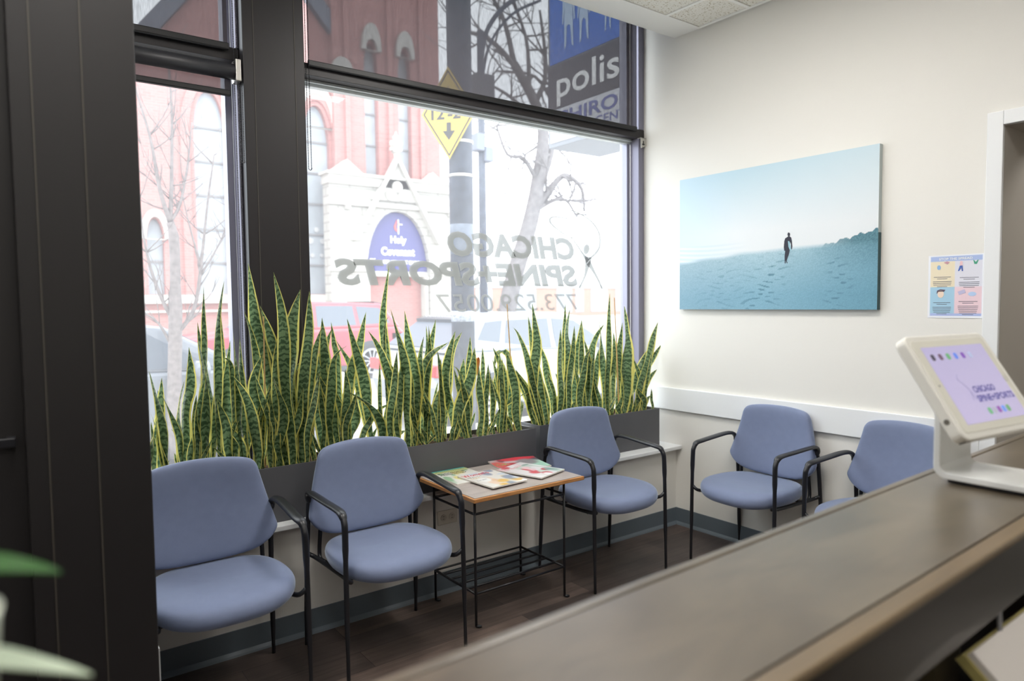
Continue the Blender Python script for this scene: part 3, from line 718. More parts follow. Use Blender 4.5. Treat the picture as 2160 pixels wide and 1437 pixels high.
tb = magazine('magazine with large red heading at the front left of the table', -1.705, -.305, ZT+.0075, .06, cover((230, 226, 220), blobs(22, [(240, 212, 190), (236, 200, 170), (246, 246, 244), (206, 216, 226), (232, 190, 110), (150, 160, 180)], .06, .22)))
mtxt(tb, "Women's", (206, 40, 66), .15, .040, -.022, .105, bold=.01); mtxt(tb, 'HEALTH', (60, 52, 60), .08, .014, -.055, .068); mtxt(tb, 'CARE', (196, 168, 60), .06, .014, -.065, .048); mtxt(tb, 'THE BEST', (96, 96, 110), .06, .012, -.06, .0)
td = magazine('green and pink magazine with a curled page at the back right of the table', -1.405, -.128, ZT, -.22, cover((206, 190, 192), blobs(12, [(196, 60, 70), (230, 120, 120), (90, 84, 96), (120, 160, 110)], .08, .25)+[(.85, .3, .3, .5, (176, 220, 200)), (.6, .95, .5, .2, (222, 70, 84)), (.1, .6, .2, .3, (226, 110, 104)), (.7, .6, .25, .3, (150, 146, 150))]), w_=.27, h_=.215, curl=lambda u, v: .035*max(0, v-.55)**1.5*(1-abs(u-.6)))
mtxt(td, 'OK', (150, 190, 110), .07, .04, -.085, .02)
tc_ = magazine('white and pink photo magazine at the front right of the table', -1.455, -.285, ZT+.006, .30, cover((228, 224, 226), blobs(24, [(240, 240, 242), (236, 200, 206), (214, 90, 100), (200, 214, 206), (240, 236, 238), (150, 176, 170)], .05, .2)))
mtxt(tc_, 'fresh', (214, 150, 160), .12, .03, -.03, .09); mtxt(tc_, 'SPRING', (96, 150, 150), .05, .012, .05, -.07)
# ------------------------------------------------------------------ planters and snake plants
LEAVES = json.loads('''{"A":[[[[-3.095,0.094,0.75],[-3.095,0.094,0.918],[-3.098,0.094,1.015]],0.022],[[[-3.068,0.115,0.75],[-3.06,0.115,1.045],[-3.049,0.115,1.189]],0.033],[[[-3.031,0.079,0.75],[-3.067,0.079,1.05],[-3.1,0.079,1.222]],0.033],[[[-2.988,0.122,0.75],[-2.963,0.122,1.034],[-2.938,0.122,1.146],[-2.941,0.122,1.308]],0.047],[[[-2.984,0.125,0.75],[-2.988,0.125,1.013],[-2.962,0.125,1.171]],0.03],[[[-2.935,0.058,0.75],[-2.941,0.058,0.979],[-2.932,0.058,1.114]],0.026],[[[-2.935,0.159,0.75],[-2.981,0.159,0.916],[-3.014,0.159,0.966]],0.02],[[[-2.901,0.081,0.75],[-2.887,0.081,1.26],[-2.888,0.081,1.412],[-2.884,0.081,1.559]],0.029],[[[-2.886,0.052,0.75],[-2.906,0.052,0.999],[-2.896,0.052,1.187],[-2.92,0.052,1.346]],0.053],[[[-2.863,0.15,0.75],[-2.848,0.15,1.058],[-2.885,0.15,1.287],[-2.898,0.15,1.411]],0.035],[[[-2.859,0.106,0.75],[-2.843,0.106,1.101],[-2.838,0.106,1.263]],0.034],[[[-2.85,0.078,0.75],[-2.843,0.078,1.104],[-2.837,0.078,1.38],[-2.803,0.078,1.582]],0.032],[[[-2.834,0.12,0.75],[-2.77,0.12,0.95],[-2.737,0.12,1.019]],0.022],[[[-2.813,0.169,0.75],[-2.803,0.169,1.171],[-2.798,0.169,1.459]],0.028],[[[-2.781,0.15,0.75],[-2.787,0.15,1.092],[-2.768,0.15,1.328]],0.035],[[[-2.771,0.126,0.75],[-2.768,0.126,1.195],[-2.826,0.126,1.255]],0.03],[[[-2.744,0.12,0.75],[-2.708,0.12,0.943],[-2.705,0.12,1.055]],0.032],[[[-2.737,0.107,0.75],[-2.755,0.107,1.172],[-2.766,0.107,1.377]],0.03],[[[-2.711,0.127,0.75],[-2.735,0.127,1.01],[-2.733,0.127,1.336]],0.035],[[[-2.69,0.068,0.75],[-2.693,0.068,0.933],[-2.72,0.068,1.055],[-2.78,0.068,1.177]],0.041],[[[-2.671,0.107,0.75],[-2.641,0.107,0.962],[-2.616,0.107,1.13]],0.034],[[[-2.653,0.113,0.75],[-2.677,0.113,1.005],[-2.681,0.113,1.142],[-2.639,0.113,1.268]],0.05],[[[-2.619,0.139,0.75],[-2.669,0.139,1.284],[-2.709,0.139,1.454]],0.035],[[[-2.608,0.054,0.75],[-2.577,0.054,1.002],[-2.62,0.054,1.167]],0.04],[[[-2.607,0.154,0.75],[-2.604,0.154,1.157],[-2.646,0.154,1.364],[-2.662,0.154,1.485],[-2.68,0.154,1.665]],0.054],[[[-2.579,0.092,0.75],[-2.508,0.092,0.948],[-2.47,0.092,1.103]],0.035],[[[-2.557,0.086,0.75],[-2.596,0.086,1.081],[-2.591,0.086,1.243],[-2.573,0.086,1.363]],0.04],[[[-2.541,0.131,0.75],[-2.577,0.131,1.239],[-2.642,0.131,1.478]],0.054],[[[-2.54,0.058,0.75],[-2.555,0.058,1.161],[-2.571,0.058,1.436],[-2.601,0.058,1.622]],0.05],[[[-2.512,0.141,0.75],[-2.51,0.141,1.152],[-2.503,0.141,1.367],[-2.454,0.141,1.549]],0.07],[[[-2.482,0.154,0.75],[-2.508,0.154,1.067],[-2.475,0.154,1.19],[-2.404,0.154,1.228]],0.038],[[[-2.477,0.121,0.75],[-2.449,0.121,1.149],[-2.426,0.121,1.382],[-2.419,0.121,1.541]],0.052],[[[-2.462,0.136,0.75],[-2.408,0.136,1.187],[-2.364,0.136,1.363]],0.049],[[[-2.349,0.155,0.75],[-2.367,0.155,1.14],[-2.337,0.155,1.267],[-2.303,0.155,1.361]],0.055],[[[-2.338,0.136,0.75],[-2.346,0.136,1.226],[-2.356,0.136,1.418]],0.048],[[[-2.336,0.097,0.75],[-2.327,0.097,1.184],[-2.254,0.097,1.283]],0.042],[[[-2.304,0.066,0.75],[-2.273,0.066,1.011],[-2.277,0.066,1.175]],0.039],[[[-2.292,0.161,0.75],[-2.274,0.161,1.176],[-2.289,0.161,1.291],[-2.302,0.161,1.395]],0.04],[[[-2.233,0.146,0.75],[-2.225,0.146,1.13],[-2.175,0.146,1.26],[-2.128,0.146,1.44]],0.047],[[[-2.227,0.096,0.75],[-2.11,0.096,0.952],[-1.991,0.096,0.985]],0.027],[[[-2.225,0.155,0.75],[-2.189,0.155,0.931],[-2.181,0.155,1.037]],0.043]],"B":[[[[-2.12,0.103,0.75],[-2.144,0.103,0.995],[-2.196,0.103,1.219],[-2.246,0.103,1.412]],0.048],[[[-2.103,0.076,0.75],[-2.096,0.076,1.082],[-2.097,0.076,1.197]],0.018],[[[-2.101,0.162,0.75],[-2.163,0.162,1.08],[-2.278,0.162,1.307]],0.041],[[[-2.082,0.062,0.75],[-2.136,0.062,0.972],[-2.273,0.062,1.072]],0.044],[[[-2.031,0.125,0.75],[-2.044,0.125,1.317],[-2.006,0.125,1.424]],0.023],[[[-1.992,0.102,0.75],[-2.007,0.102,1.027],[-2.067,0.102,1.229],[-2.138,0.102,1.348]],0.043],[[[-1.99,0.166,0.75],[-2.011,0.166,1.205],[-2.026,0.166,1.424],[-1.988,0.166,1.673]],0.035],[[[-1.944,0.086,0.75],[-1.953,0.086,1.115],[-1.998,0.086,1.343],[-2.026,0.086,1.456]],0.047],[[[-1.922,0.142,0.75],[-1.866,0.142,0.936],[-1.858,0.142,1.066]],0.043],[[[-1.886,0.132,0.75],[-1.878,0.132,1.106],[-1.905,0.132,1.293],[-1.925,0.132,1.445]],0.052],[[[-1.885,0.111,0.75],[-1.928,0.111,0.973],[-2.039,0.111,1.209]],0.033],[[[-1.876,0.131,0.75],[-1.846,0.131,1.151],[-1.817,0.131,1.308]],0.039],[[[-1.862,0.136,0.75],[-1.822,0.136,1.149],[-1.667,0.136,1.272]],0.039],[[[-1.823,0.169,0.75],[-1.765,0.169,1.191],[-1.722,0.169,1.394]],0.04],[[[-1.816,0.161,0.75],[-1.793,0.161,1.098],[-1.784,0.161,1.24],[-1.784,0.161,1.363]],0.042],[[[-1.788,0.153,0.75],[-1.794,0.153,1.003],[-1.774,0.153,1.192],[-1.774,0.153,1.363]],0.03],[[[-1.772,0.07,0.75],[-1.76,0.07,1.103],[-1.773,0.07,1.234]],0.037],[[[-1.743,0.155,0.75],[-1.847,0.155,1.008],[-1.886,0.155,1.152]],0.038],[[[-1.731,0.119,0.75],[-1.761,0.119,0.909],[-1.72,0.119,1.048]],0.049],[[[-1.702,0.075,0.75],[-1.584,0.075,1.041],[-1.54,0.075,1.241]],0.058],[[[-1.69,0.15,0.75],[-1.829,0.15,0.959],[-1.931,0.15,1.113]],0.051],[[[-1.681,0.166,0.75],[-1.663,0.166,1.088],[-1.626,0.166,1.222],[-1.561,0.166,1.322]],0.047],[[[-1.62,0.153,0.75],[-1.672,0.153,0.993],[-1.657,0.153,1.185],[-1.612,0.153,1.329]],0.044],[[[-1.573,0.118,0.75],[-1.55,0.118,1.083],[-1.54,0.118,1.298]],0.037],[[[-1.571,0.068,0.75],[-1.634,0.068,1.093],[-1.694,0.068,1.155]],0.03],[[[-1.57,0.159,0.75],[-1.565,0.159,1.032],[-1.557,0.159,1.179]],0.051],[[[-1.501,0.084,0.75],[-1.486,0.084,0.983],[-1.484,0.084,1.238]],0.029],[[[-1.496,0.058,0.75],[-1.475,0.058,0.984],[-1.466,0.058,1.151]],0.029],[[[-1.342,0.085,0.75],[-1.363,0.085,1.072],[-1.373,0.085,1.223]],0.034],[[[-1.336,0.146,0.75],[-1.328,0.146,0.88],[-1.231,0.146,0.944],[-1.204,0.146,1.019]],0.031],[[[-1.293,0.152,0.75],[-1.29,0.152,0.959],[-1.313,0.152,1.115],[-1.368,0.152,1.23]],0.041],[[[-1.282,0.099,0.75],[-1.415,0.099,1.025],[-1.449,0.099,1.137]],0.028],[[[-1.26,0.061,0.75],[-1.306,0.061,1.07],[-1.342,0.061,1.213]],0.046],[[[-1.243,0.169,0.75],[-1.239,0.169,1.057],[-1.262,0.169,1.188],[-1.326,0.169,1.196],[-1.352,0.169,1.095]],0.033]],"C":[[[[-1.07,0.085,0.75],[-1.133,0.085,1.055],[-1.111,0.085,1.262],[-1.138,0.085,1.474]],0.052],[[[-1.07,0.085,0.75],[-1.159,0.085,1.109],[-1.234,0.085,1.287],[-1.274,0.085,1.339]],0.035],[[[-1.07,0.154,0.75],[-1.12,0.154,0.943],[-1.21,0.154,1.097]],0.036],[[[-1.044,0.166,0.75],[-1.15,0.166,0.997],[-1.227,0.166,1.108]],0.044],[[[-1.041,0.154,0.75],[-1.077,0.154,1.152],[-1.114,0.154,1.401]],0.038],[[[-1.024,0.141,0.75],[-1.117,0.141,0.944],[-1.209,0.141,0.932]],0.025],[[[-1.013,0.12,0.75],[-1.065,0.12,1.048],[-1.13,0.12,1.261]],0.04],[[[-0.941,0.089,0.75],[-0.924,0.089,1.093],[-0.925,0.089,1.318]],0.036],[[[-0.91,0.193,0.75],[-0.836,0.193,0.936],[-0.879,0.193,1.05]],0.038],[[[-0.902,0.186,0.75],[-0.955,0.186,1.089],[-1.016,0.186,1.254]],0.041],[[[-0.872,0.104,0.75],[-0.826,0.104,1.086],[-0.802,0.104,1.335]],0.035],[[[-0.839,0.141,0.75],[-0.815,0.141,1.138],[-0.828,0.141,1.292],[-0.805,0.141,1.433]],0.055],[[[-0.819,0.198,0.75],[-0.801,0.198,1.134],[-0.791,0.198,1.466]],0.031],[[[-0.788,0.084,0.75],[-0.741,0.084,1.104],[-0.681,0.084,1.189]],0.042],[[[-0.713,0.2,0.75],[-0.711,0.2,1.072],[-0.671,0.2,1.239],[-0.655,0.2,1.368]],0.058],[[[-0.713,0.117,0.75],[-0.733,0.117,1.079],[-0.738,0.117,1.355]],0.033],[[[-0.679,0.153,0.75],[-0.615,0.153,1.182],[-0.508,0.153,1.337]],0.047],[[[-0.635,0.152,0.75],[-0.618,0.152,0.956],[-0.677,0.152,1.241]],0.045],[[[-0.61,0.129,0.75],[-0.609,0.129,1.014],[-0.58,0.129,1.181]],0.043],[[[-0.561,0.099,0.75],[-0.56,0.099,1.069],[-0.605,0.099,1.385]],0.043],[[[-0.543,0.085,0.75],[-0.542,0.085,1.125],[-0.524,0.085,1.53]],0.032],[[[-0.446,0.151,0.75],[-0.42,0.151,1.056],[-0.427,0.151,1.289]],0.037],[[[-0.391,0.157,0.75],[-0.39,0.157,0.995],[-0.339,0.157,1.344]],0.037],[[[-0.382,0.118,0.75],[-0.331,0.118,1.111],[-0.347,0.118,1.287],[-0.363,0.118,1.449]],0.07],[[[-0.313,0.184,0.75],[-0.313,0.184,0.952],[-0.444,0.184,1.102]],0.04],[[[-0.276,0.188,0.75],[-0.172,0.188,0.977],[-0.021,0.188,1.188]],0.046],[[[-0.263,0.135,0.75],[-0.159,0.135,0.98],[0.01,0.135,1.189]],0.038],[[[-0.256,0.125,0.75],[-0.144,0.125,1.1],[-0.037,0.125,1.337]],0.045],[[[-0.234,0.195,0.75],[-0.216,0.195,1.04],[-0.216,0.195,1.196]],0.038],[[[-0.221,0.142,0.75],[-0.151,0.142,0.919],[-0.027,0.142,1.019]],0.038],[[[-0.14,0.147,0.75],[-0.12,0.147,0.818],[-0.084,0.147,0.846]],0.019]]}''')
def planter(x0, x1, y0, y1, label):
    t = thing('planter_box', label, 'planter', ((x0+x1)/2, (y0+y1)/2, .53), group='charcoal planter boxes on the ledge')
    a, b = (x1-x0)/2, (y1-y0)/2; w_ = .008
    bm = bmesh.new()
    for q in ((-a, a, -b, -b+w_), (-a, a, b-w_, b), (-a, -a+w_, -b+w_, b-w_), (a-w_, a, -b+w_, b-w_)): add_box(bm, q[0], q[1], q[2], q[3], 0, .245)
    add_box(bm, -a+w_, a-w_, -b+w_, b-w_, 0, .01)
    obj('shell', bm, PLANTER, t)
    bm = bmesh.new(); NX, NY = 50, 10
    g = [[bm.verts.new((-a+w_+(2*a-2*w_)*i/NX, -b+w_+(2*b-2*w_)*j/NY, .222+random.uniform(-.006, .006))) for j in range(NY+1)] for i in range(NX+1)]
    for i in range(NX):
        for j in range(NY): bm.faces.new((g[i][j], g[i+1][j], g[i+1][j+1], g[i][j+1]))
    obj('soil', bm, SOIL, t, smooth=True)
random.seed(2)
planter(-3.20, -2.205, .008, .198, 'charcoal planter box behind the leftmost chair')
planter(-2.195, -1.185, .006, .196, 'charcoal planter box behind the magazine table')
planter(-1.122, -.112, .046, .226, 'charcoal planter box in the corner by the right wall')
def leaf(bm, uvl, pts, wd, yawv, twist, curve=.25, nseg=14):
    P = spline(pts, max(3, nseg//(len(pts)-1))); n = len(P)
    L = [0]
    for i in range(1, n): L.append(L[-1]+(P[i]-P[i-1]).length)
    T = L[-1]; rows = []; ph = pts[0][0]*40+pts[-1][2]*17
    for i, p in enumerate(P):
        t = L[i]/T
        wv = wd*(.50+.50*math.sin(min(1, t/.55)*PI/2)) if t < .55 else wd*max(0.012, 1-((t-.55)/.45)**1.9)
        tg = (P[min(i+1, n-1)]-P[max(i-1, 0)]).normalized(); a = yawv+twist*t+.35*math.sin(t*9+ph); p = p+Vector((math.cos(yawv), math.sin(yawv), 0))*wd*.16*math.sin(t*7+ph)*min(1, t*3)*(1-t)*1.6
        side = Vector((math.cos(a), math.sin(a), 0)); side = (side-tg*side.dot(tg)).normalized(); nrm = side.cross(tg)
        row = []
        for k in range(5):
            u = k/4-.5; vv = bm.verts.new(p+side*u*wv+nrm*(curve*wv*(4*u*u)*(1.2-t) )); row.append((vv, (k/4, L[i])))
        rows.append(row)
    for i in range(n-1):
        for k in range(4):
            q = (rows[i][k], rows[i][k+1], rows[i+1][k+1], rows[i+1][k]); f = bm.faces.new([x[0] for x in q]); f.smooth = True
            for lp, x in zip(f.loops, q): lp[uvl].uv = x[1]
CAMYAW = -math.radians(36.8)
where = {'A': 'in the left planter', 'B': 'in the middle planter', 'C': 'in the right corner planter'}
spans = {'A': (-3.17, -2.235, .035, .17), 'B': (-2.165, -1.215, .033, .17), 'C': (-1.09, -.14, .075, .2)}
names = {'A': ['at its left end beside the dark pillar', 'second clump from the pillar', 'before the left window', 'tallest, before the window post', 'at its right end under the window post'],
         'B': ['at its left end behind the second chair', 'with one tall thin leaf', 'in the middle of the box', 'with an orange withered leaf tip', 'at its right end with curling leaves'],
         'C': ['at its left end', 'second clump from its left end', 'behind the armchair back', 'second clump from the wall', 'at its right end']}
random.seed(11)
for key in 'ABC':
    x0, x1, y0, y1 = spans[key]
    for g in range(5):
        a, b = x0+(x1-x0)*g/5, x0+(x1-x0)*(g+1)/5
        mine = [l for l in LEAVES[key] if (a <= l[0][0][0] < b) or (g == 0 and l[0][0][0] < a) or (g == 4 and l[0][0][0] >= b)]
        xc = (a+b)/2; yc = (y0+y1)/2
        bm = bmesh.new(); uvl = bm.loops.layers.uv.new('UVMap')
        def loc_(p): return (p[0]-xc, p[1]-yc, p[2]-.75)
        for P, wd in mine:
            dy = random.uniform(-.5, .5)
            leaf(bm, uvl, [loc_(p) for p in P], min(wd, .070)*1.22/max(.75, math.cos(dy)), CAMYAW+dy, random.uniform(-.7, .7), random.choice((.25, -.25, .3)))
        nf = 6 if key == 'A' else 4
        for k in range(nf):
            bx, by = random.uniform(a, b), random.uniform(y0, y1); h = random.uniform(.10, .46) if k % 2 else random.uniform(.3, .52)
            lx, ly = random.uniform(-.10, .10), random.uniform(-.03, .05)
            ex = min(max(bx+lx, x0-.05), x1+.05); ey = min(by+ly, .245)
            leaf(bm, uvl, [loc_(p) for p in ((bx, by, .75), (bx+lx*.25, by, .75+h*.5), (ex, ey, .75+h))], random.uniform(.022, .046), CAMYAW+random.uniform(-.9, .9), random.uniform(-1, 1), .3)
        # thin basal shoots
        for k in range(4):
            bx, by = random.uniform(a, b), random.uniform(y0, y1); lx = random.uniform(-.14, .14)
            leaf(bm, uvl, [loc_(p) for p in ((bx, by, .75), (bx+lx*.5, by, .82), (min(max(bx+lx, x0-.05), x1+.05), by, random.uniform(.83, .93)))], .02, CAMYAW+random.uniform(-.9, .9), 0, .3)
        o = obj('snake_plant', bm, LEAF, loc=(xc, yc, .75)); tag(o, 'yellow edged snake plant '+where[key]+', '+names[key][g], 'plant', 'snake plants in the window planters')
def stake(x0, y0, x1, y1, z1, label):
    bm = bmesh.new(); tube(bm, [(0, 0, 0), ((x1-x0)*.5+.002, (y1-y0)*.5, (z1-.75)*.5), (x1-x0, y1-y0, z1-.75)], [.0045, .004, .0025], 8)
    o = obj('bamboo_stake', bm, STAKE, loc=(x0, y0, .75)); tag(o, label, 'stake', 'bamboo stakes in the planters')
stake(-2.645, .12, -2.63, .12, 1.43, 'bamboo stake before the window post, in the left planter')
stake(-1.262, .10, -1.29, .12, 1.47, 'bamboo stake at the right end of the middle planter')
stake(-.40, .13, -.45, .12, 1.50, 'bamboo stake in the right corner planter')
# withered orange leaf
bm = bmesh.new(); uvl = bm.loops.layers.uv.new('UVMap')
leaf(bm, uvl, [(0, 0, 0), (.005, 0, .05), (.02, .0, .085), (.035, 0, .07), (.03, 0, -.02)], .022, CAMYAW, .4, .3)
o = obj('withered_leaf', bm, DRY, loc=(-1.545, .09, 1.095)); tag(o, 'dry orange curled leaf tip among the green leaves of the middle planter', 'leaf')
# ------------------------------------------------------------------ reception counter
t = thing('reception_counter', 'long brown wood reception counter running across the foreground', 'counter', (-2.7, -2.45, 0), .0265)
NC = len(bpy.data.objects)
bm = bmesh.new(); add_box(bm, -5.2, -.9, -2.564, -2.330, 1.045, 1.069); obj('counter_top', bm, COUNTER, t)
bm = bmesh.new(); add_box(bm, -5.2, -.9, -2.598, -2.567, 1.056, 1.070); obj('near_edge_strip', bm, COUNTERE, t, bevel=.004, bseg=3)
bm = bmesh.new(); add_box(bm, -5.2, -.9, -2.327, -2.308, 1.045, 1.070); obj('far_edge_strip', bm, COUNTER, t, bevel=.004, bseg=3)
bm = bmesh.new(); add_box(bm, -5.2, -.9, -2.590, -2.570, .945, 1.055); obj('apron', bm, mat('apron_dark', lin((46, 42, 38)), .3, coat=.3), t, bevel=.002)
bm = bmesh.new(); add_box(bm, -5.2, -.9, -2.42, -2.36, 0, 1.045); obj('front_panel', bm, COUNTERD, t)
for x in (-4.3, -3.4, -2.55, -1.6): 
    bm = bmesh.new(); add_box(bm, x-.012, x+.012, -2.50, -2.42, 0.735, 1.045); obj('divider', bm, COUNTERD, t)
bm = bmesh.new(); add_box(bm, -2.36, -2.25, -2.53, -2.51, 0.735, 1.045); obj('support_panel', bm, wood('olive_panel', lin((70, 62, 44)), lin((92, 82, 58)), (8, 8, 2), .5), t)
bm = bmesh.new(); add_box(bm, -5.2, -.9, -3.25, -2.42, .70, .735); obj('desk_surface', bm, COUNTERD, t, bevel=.003)
for o_ in t.children: o_.data.transform(Matrix.Translation((2.7, 2.45, 0)))
bm = bmesh.new(); tube(bm, spline([(-2.215, -2.56, 1.02), (-2.21, -2.565, .9), (-2.22, -2.57, .78), (-2.24, -2.56, .736)], 5), .004, 8)
o = obj('cable', bm, mat('grey_cable', lin((150, 150, 152)), .5)); tag(o, 'thin grey cable hanging under the counter at the right edge', 'cable')
# white box
t = thing('paper_tray', 'off white box with yellowish edge under the counter at the bottom right corner', 'tray', (-2.334, -2.567, .900))
t.rotation_euler = (math.radians(42), 0, 0)
bm = bmesh.new(); add_box(bm, 0, .42, -.30, 0, -.012, 0); obj('top_face', bm, mat('warm_white_board', lin((212, 206, 200)), .6), t)
bm = bmesh.new(); add_box(bm, -.006, .42, -.30, .004, -.03, -.0125); obj('edge', bm, mat('yellowish_edge', lin((168, 156, 96)), .6), t)
# ------------------------------------------------------------------ tablet and its stand
t = thing('tablet_stand', 'white bent metal stand on the counter carrying the tablet', 'stand', (-1.835, -2.335, 1.071))
Lp = [(0, .27), (0, .028)] + [(-.028+.028*math.cos(a*PI/12), .028-.028*math.sin(a*PI/12)) for a in range(1, 7)] + [(-.20, 0)]
Lp = [(y, z+.006) for y, z in Lp]
pr = []
for (y, z), off in ((p, 0) for p in Lp): pr.append((y, z))
inn = [(-.015, .27)] + [(-.015, .035)] + [(-.031+.016*math.cos(a*PI/12), .037-.016*math.sin(a*PI/12)) for a in range(1, 7)] + [(-.20, .020)]
bm = bmesh.new(); prism(bm, pr+inn[::-1], 'x', -.085, .085); obj('bent_plate', bm, WHITEP, t, bevel=.003)
bm = bmesh.new(); add_box(bm, -.08, .08, -.19, -.03, 0, .0055); obj('rubber_pad', bm, BLKMETAL, t)
tb_ = thing('tablet', 'white tablet in a cream case showing a lavender screen, mounted on the stand', 'tablet', (-1.869, -2.394, 1.293))
tb_.rotation_euler = (math.radians(90-33.3), 0, math.radians(-6.7))
TW, TH = .324, .246
def rrect(w_, h_, r, n=6):
    out = []
    for cx_, cy_, a0 in ((w_/2-r, h_/2-r, 0), (-w_/2+r, h_/2-r, PI/2), (-w_/2+r, -h_/2+r, PI), (w_/2-r, -h_/2+r, 3*PI/2)):
        for k in range(n+1): a = a0+PI/2*k/n; out.append((cx_+r*math.cos(a), cy_+r*math.sin(a)))
    return out
bm = bmesh.new(); prism(bm, rrect(TW, TH, .022), 'z', -.026, 0); obj('case', bm, CREAMP, tb_, bevel=.004, bseg=3)
bm = bmesh.new(); prism(bm, rrect(TW-.028, TH-.028, .012), 'z', -.001, .001); obj('bezel', bm, mat('tablet_bezel', lin((226, 224, 212)), .25), tb_, bevel=.0008)
def scr(u, v): return mixc((196, 188, 226), (184, 178, 218), v)
sc = painted('screen', TW-.075, TH-.062, 20, 16, scr, paint_mat('screen_glow', .2, emit=.22), tb_); sc.location = (.002, 0, .0014)
PUR = mat('screen_ink', lin((84, 80, 150)), .4, emit=.3)
for s_, wd, x, z in (('CHICAGO', .088, .018, -.018), ('SPINE+SPORTS', .150, .045, -.040)):
    o = text('screen_text', s_, PUR, wd, .016, sc, bold=.03); o.location = (x, z, .0004)
bm = bmesh.new()
for pts in (((-.045, .012), (-.055, .0), (-.045, -.012), (-.035, -.03), (-.042, -.052)), ((-.035, -.03), (-.028, -.052))):
    tube(bm, spline([(p[0]-.006, p[1]+.01, .0003) for p in pts], 4), .0005, 4)
obj('screen_logo', bm, mat('screen_logo_grey', lin((140, 136, 178)), .4, emit=.3), sc)
ic = [((-.100+.030*i, .066), col) for i, col in enumerate(((70, 66, 84), (110, 84, 110), (96, 168, 112), (96, 132, 226), (128, 84, 180), (170, 180, 214)))] + \
     [((-.012+.019*i, -.070), col) for i, col in enumerate(((110, 180, 130), (170, 170, 190), (140, 84, 170), (110, 150, 230), (110, 170, 120)))]
for (x, y), col in ic:
    bm = bmesh.new(); prism(bm, [(p[0]+x, p[1]+y) for p in rrect(.013, .015, .004, 3)], 'z', .0002, .0006); obj('screen_icon', bm, mat('icon_%d_%d_%d' % col, lin(col), .4, emit=.3), sc)
bm = bmesh.new(); lathe(bm, [(.0085, .001), (.0085, .0016)], (TW/2-.026, 0, 0), 20); obj('home_button', bm, mat('button_grey', lin((206, 204, 194)), .3), tb_)
bm = bmesh.new(); lathe(bm, [(.002, .001), (.002, .0015)], (-TW/2+.025, 0, 0), 12); obj('front_camera', bm, BLKMETAL, tb_)
bm = bmesh.new(); lathe(bm, [(.006, -TW/2-.001), (.006, -TW/2+.003)], (0, -.075, -.013), 12, 'x'); obj('case_port', bm, mat('port_dark', lin((110, 106, 98)), .4), tb_)
bm = bmesh.new(); add_box(bm, -TW/2+.01, -TW/2+.03, -TH/2-.001, -TH/2+.002, -.02, -.008); obj('case_lock', bm, MATS['port_dark'], tb_)
# ------------------------------------------------------------------ out of focus plant on the counter, lower left
t = thing('potted_plant', 'blurred broad leaved plant in a pale pot at the lower left on the counter', 'plant', (-3.662, -2.43, 1.070))
bm = bmesh.new(); lathe(bm, [(.046, 0), (.062, .205), (.064, .21), (.058, .21), (.054, .19)], seg=28); obj('pot', bm, mat('pale_green_pot', lin((226, 232, 216)), .4), t, smooth=True)
def broad(name, pts, wd, col):
    bm = bmesh.new(); P = spline(pts, 8); n = len(P); prev = None
    for i, p in enumerate(P):
        tt = i/(n-1); wv = wd*max(.02, math.sin(PI*min(1, max(0, (tt-.25)/.75))**.8)) if tt > .25 else .004
        row = [bm.verts.new(p+Vector((0.25*s_*wv, s_*wv, .006*abs(s_)))) for s_ in (-.5, -.2, .2, .5)]
        if prev:
            for k in range(3): bm.faces.new((prev[k], prev[k+1], row[k+1], row[k]))
        prev = row
    return obj(name, bm, mat('broad_leaf_%d' % col[1], lin(col), .4), t, smooth=True, solid=.0015)
broad('leaf', [(0, 0, .19), (.01, .01, .225), (.05, .02, .232), (.098, .02, .215)], .046, (40, 92, 26))
broad('leaf', [(0, 0, .19), (.02, -.01, .19), (.06, -.01, .175), (.112, -.01, .146)], .03, (190, 206, 180))
broad('leaf', [(0, 0, .19), (-.03, .04, .25), (-.07, .06, .27), (-.12, .07, .25)], .04, (70, 140, 44))
broad('leaf', [(0, 0, .19), (-.02, -.03, .23), (-.06, -.06, .25), (-.12, -.07, .24)], .04, (70, 140, 44))
# ------------------------------------------------------------------ street
struct(box('ground_street', -30, 90, 2.9, 120, -.40, -.17, ASPHALT), 'pale asphalt street outside', 'street')
struct(box('ground_sidewalk', -30, 90, .46, 4.2, -.40, -.03, WALK), 'near concrete sidewalk outside the window', 'sidewalk')
struct(box('ground_far_sidewalk', -30, 30, 13.2, 24, -.40, -.04, WALK), 'far sidewalk in front of the church', 'sidewalk')
# ------------------------------------------------------------------ church
def lancet(xc, hw, z0, zs, za, n=8):
    """pointed arch outline, counter-clockwise from lower left"""
    pts = [(xc-hw, z0), (xc+hw, z0)]
    for k in range(n+1): a = k/n; pts.append((xc+hw*math.cos(a*PI/2)**.9 if a < 1 else xc, zs+(za-zs)*math.sin(a*PI/2)**1.05))
    for k in range(n-1, -1, -1): a = k/n; pts.append((xc-hw*math.cos(a*PI/2)**.9, zs+(za-zs)*math.sin(a*PI/2)**1.05))
    return pts
ch = thing('church_building', 'red brick church with pale stone pointed portal and tall lancet windows across the street', 'building', (0, 18, -.04))
def cp(name, bm, m, **k):
    for v in bm.verts: v.co.y -= 18; v.co.z += .04
    return obj(name, bm, m, ch, **k)
wins = [(0.065, .21, 1.80, 3.2, 3.86), (1.55, .42, 1.80, 6.3, 7.5), (3.1, .6, 1.8, 8.2, 9.6), (4.66, .42, 1.80, 6.3, 7.6)]
bm = bmesh.new()
plate(bm, [(-6, -.1), (5.15, -.1), (5.15, 9.8), (2.94, 12.3), (-2.9, 4.6), (-6, 4.6)], [lancet(*w_) for w_ in wins], 18.0, 18.35)
cp('nave_wall', bm, BRICK)
bm = bmesh.new()
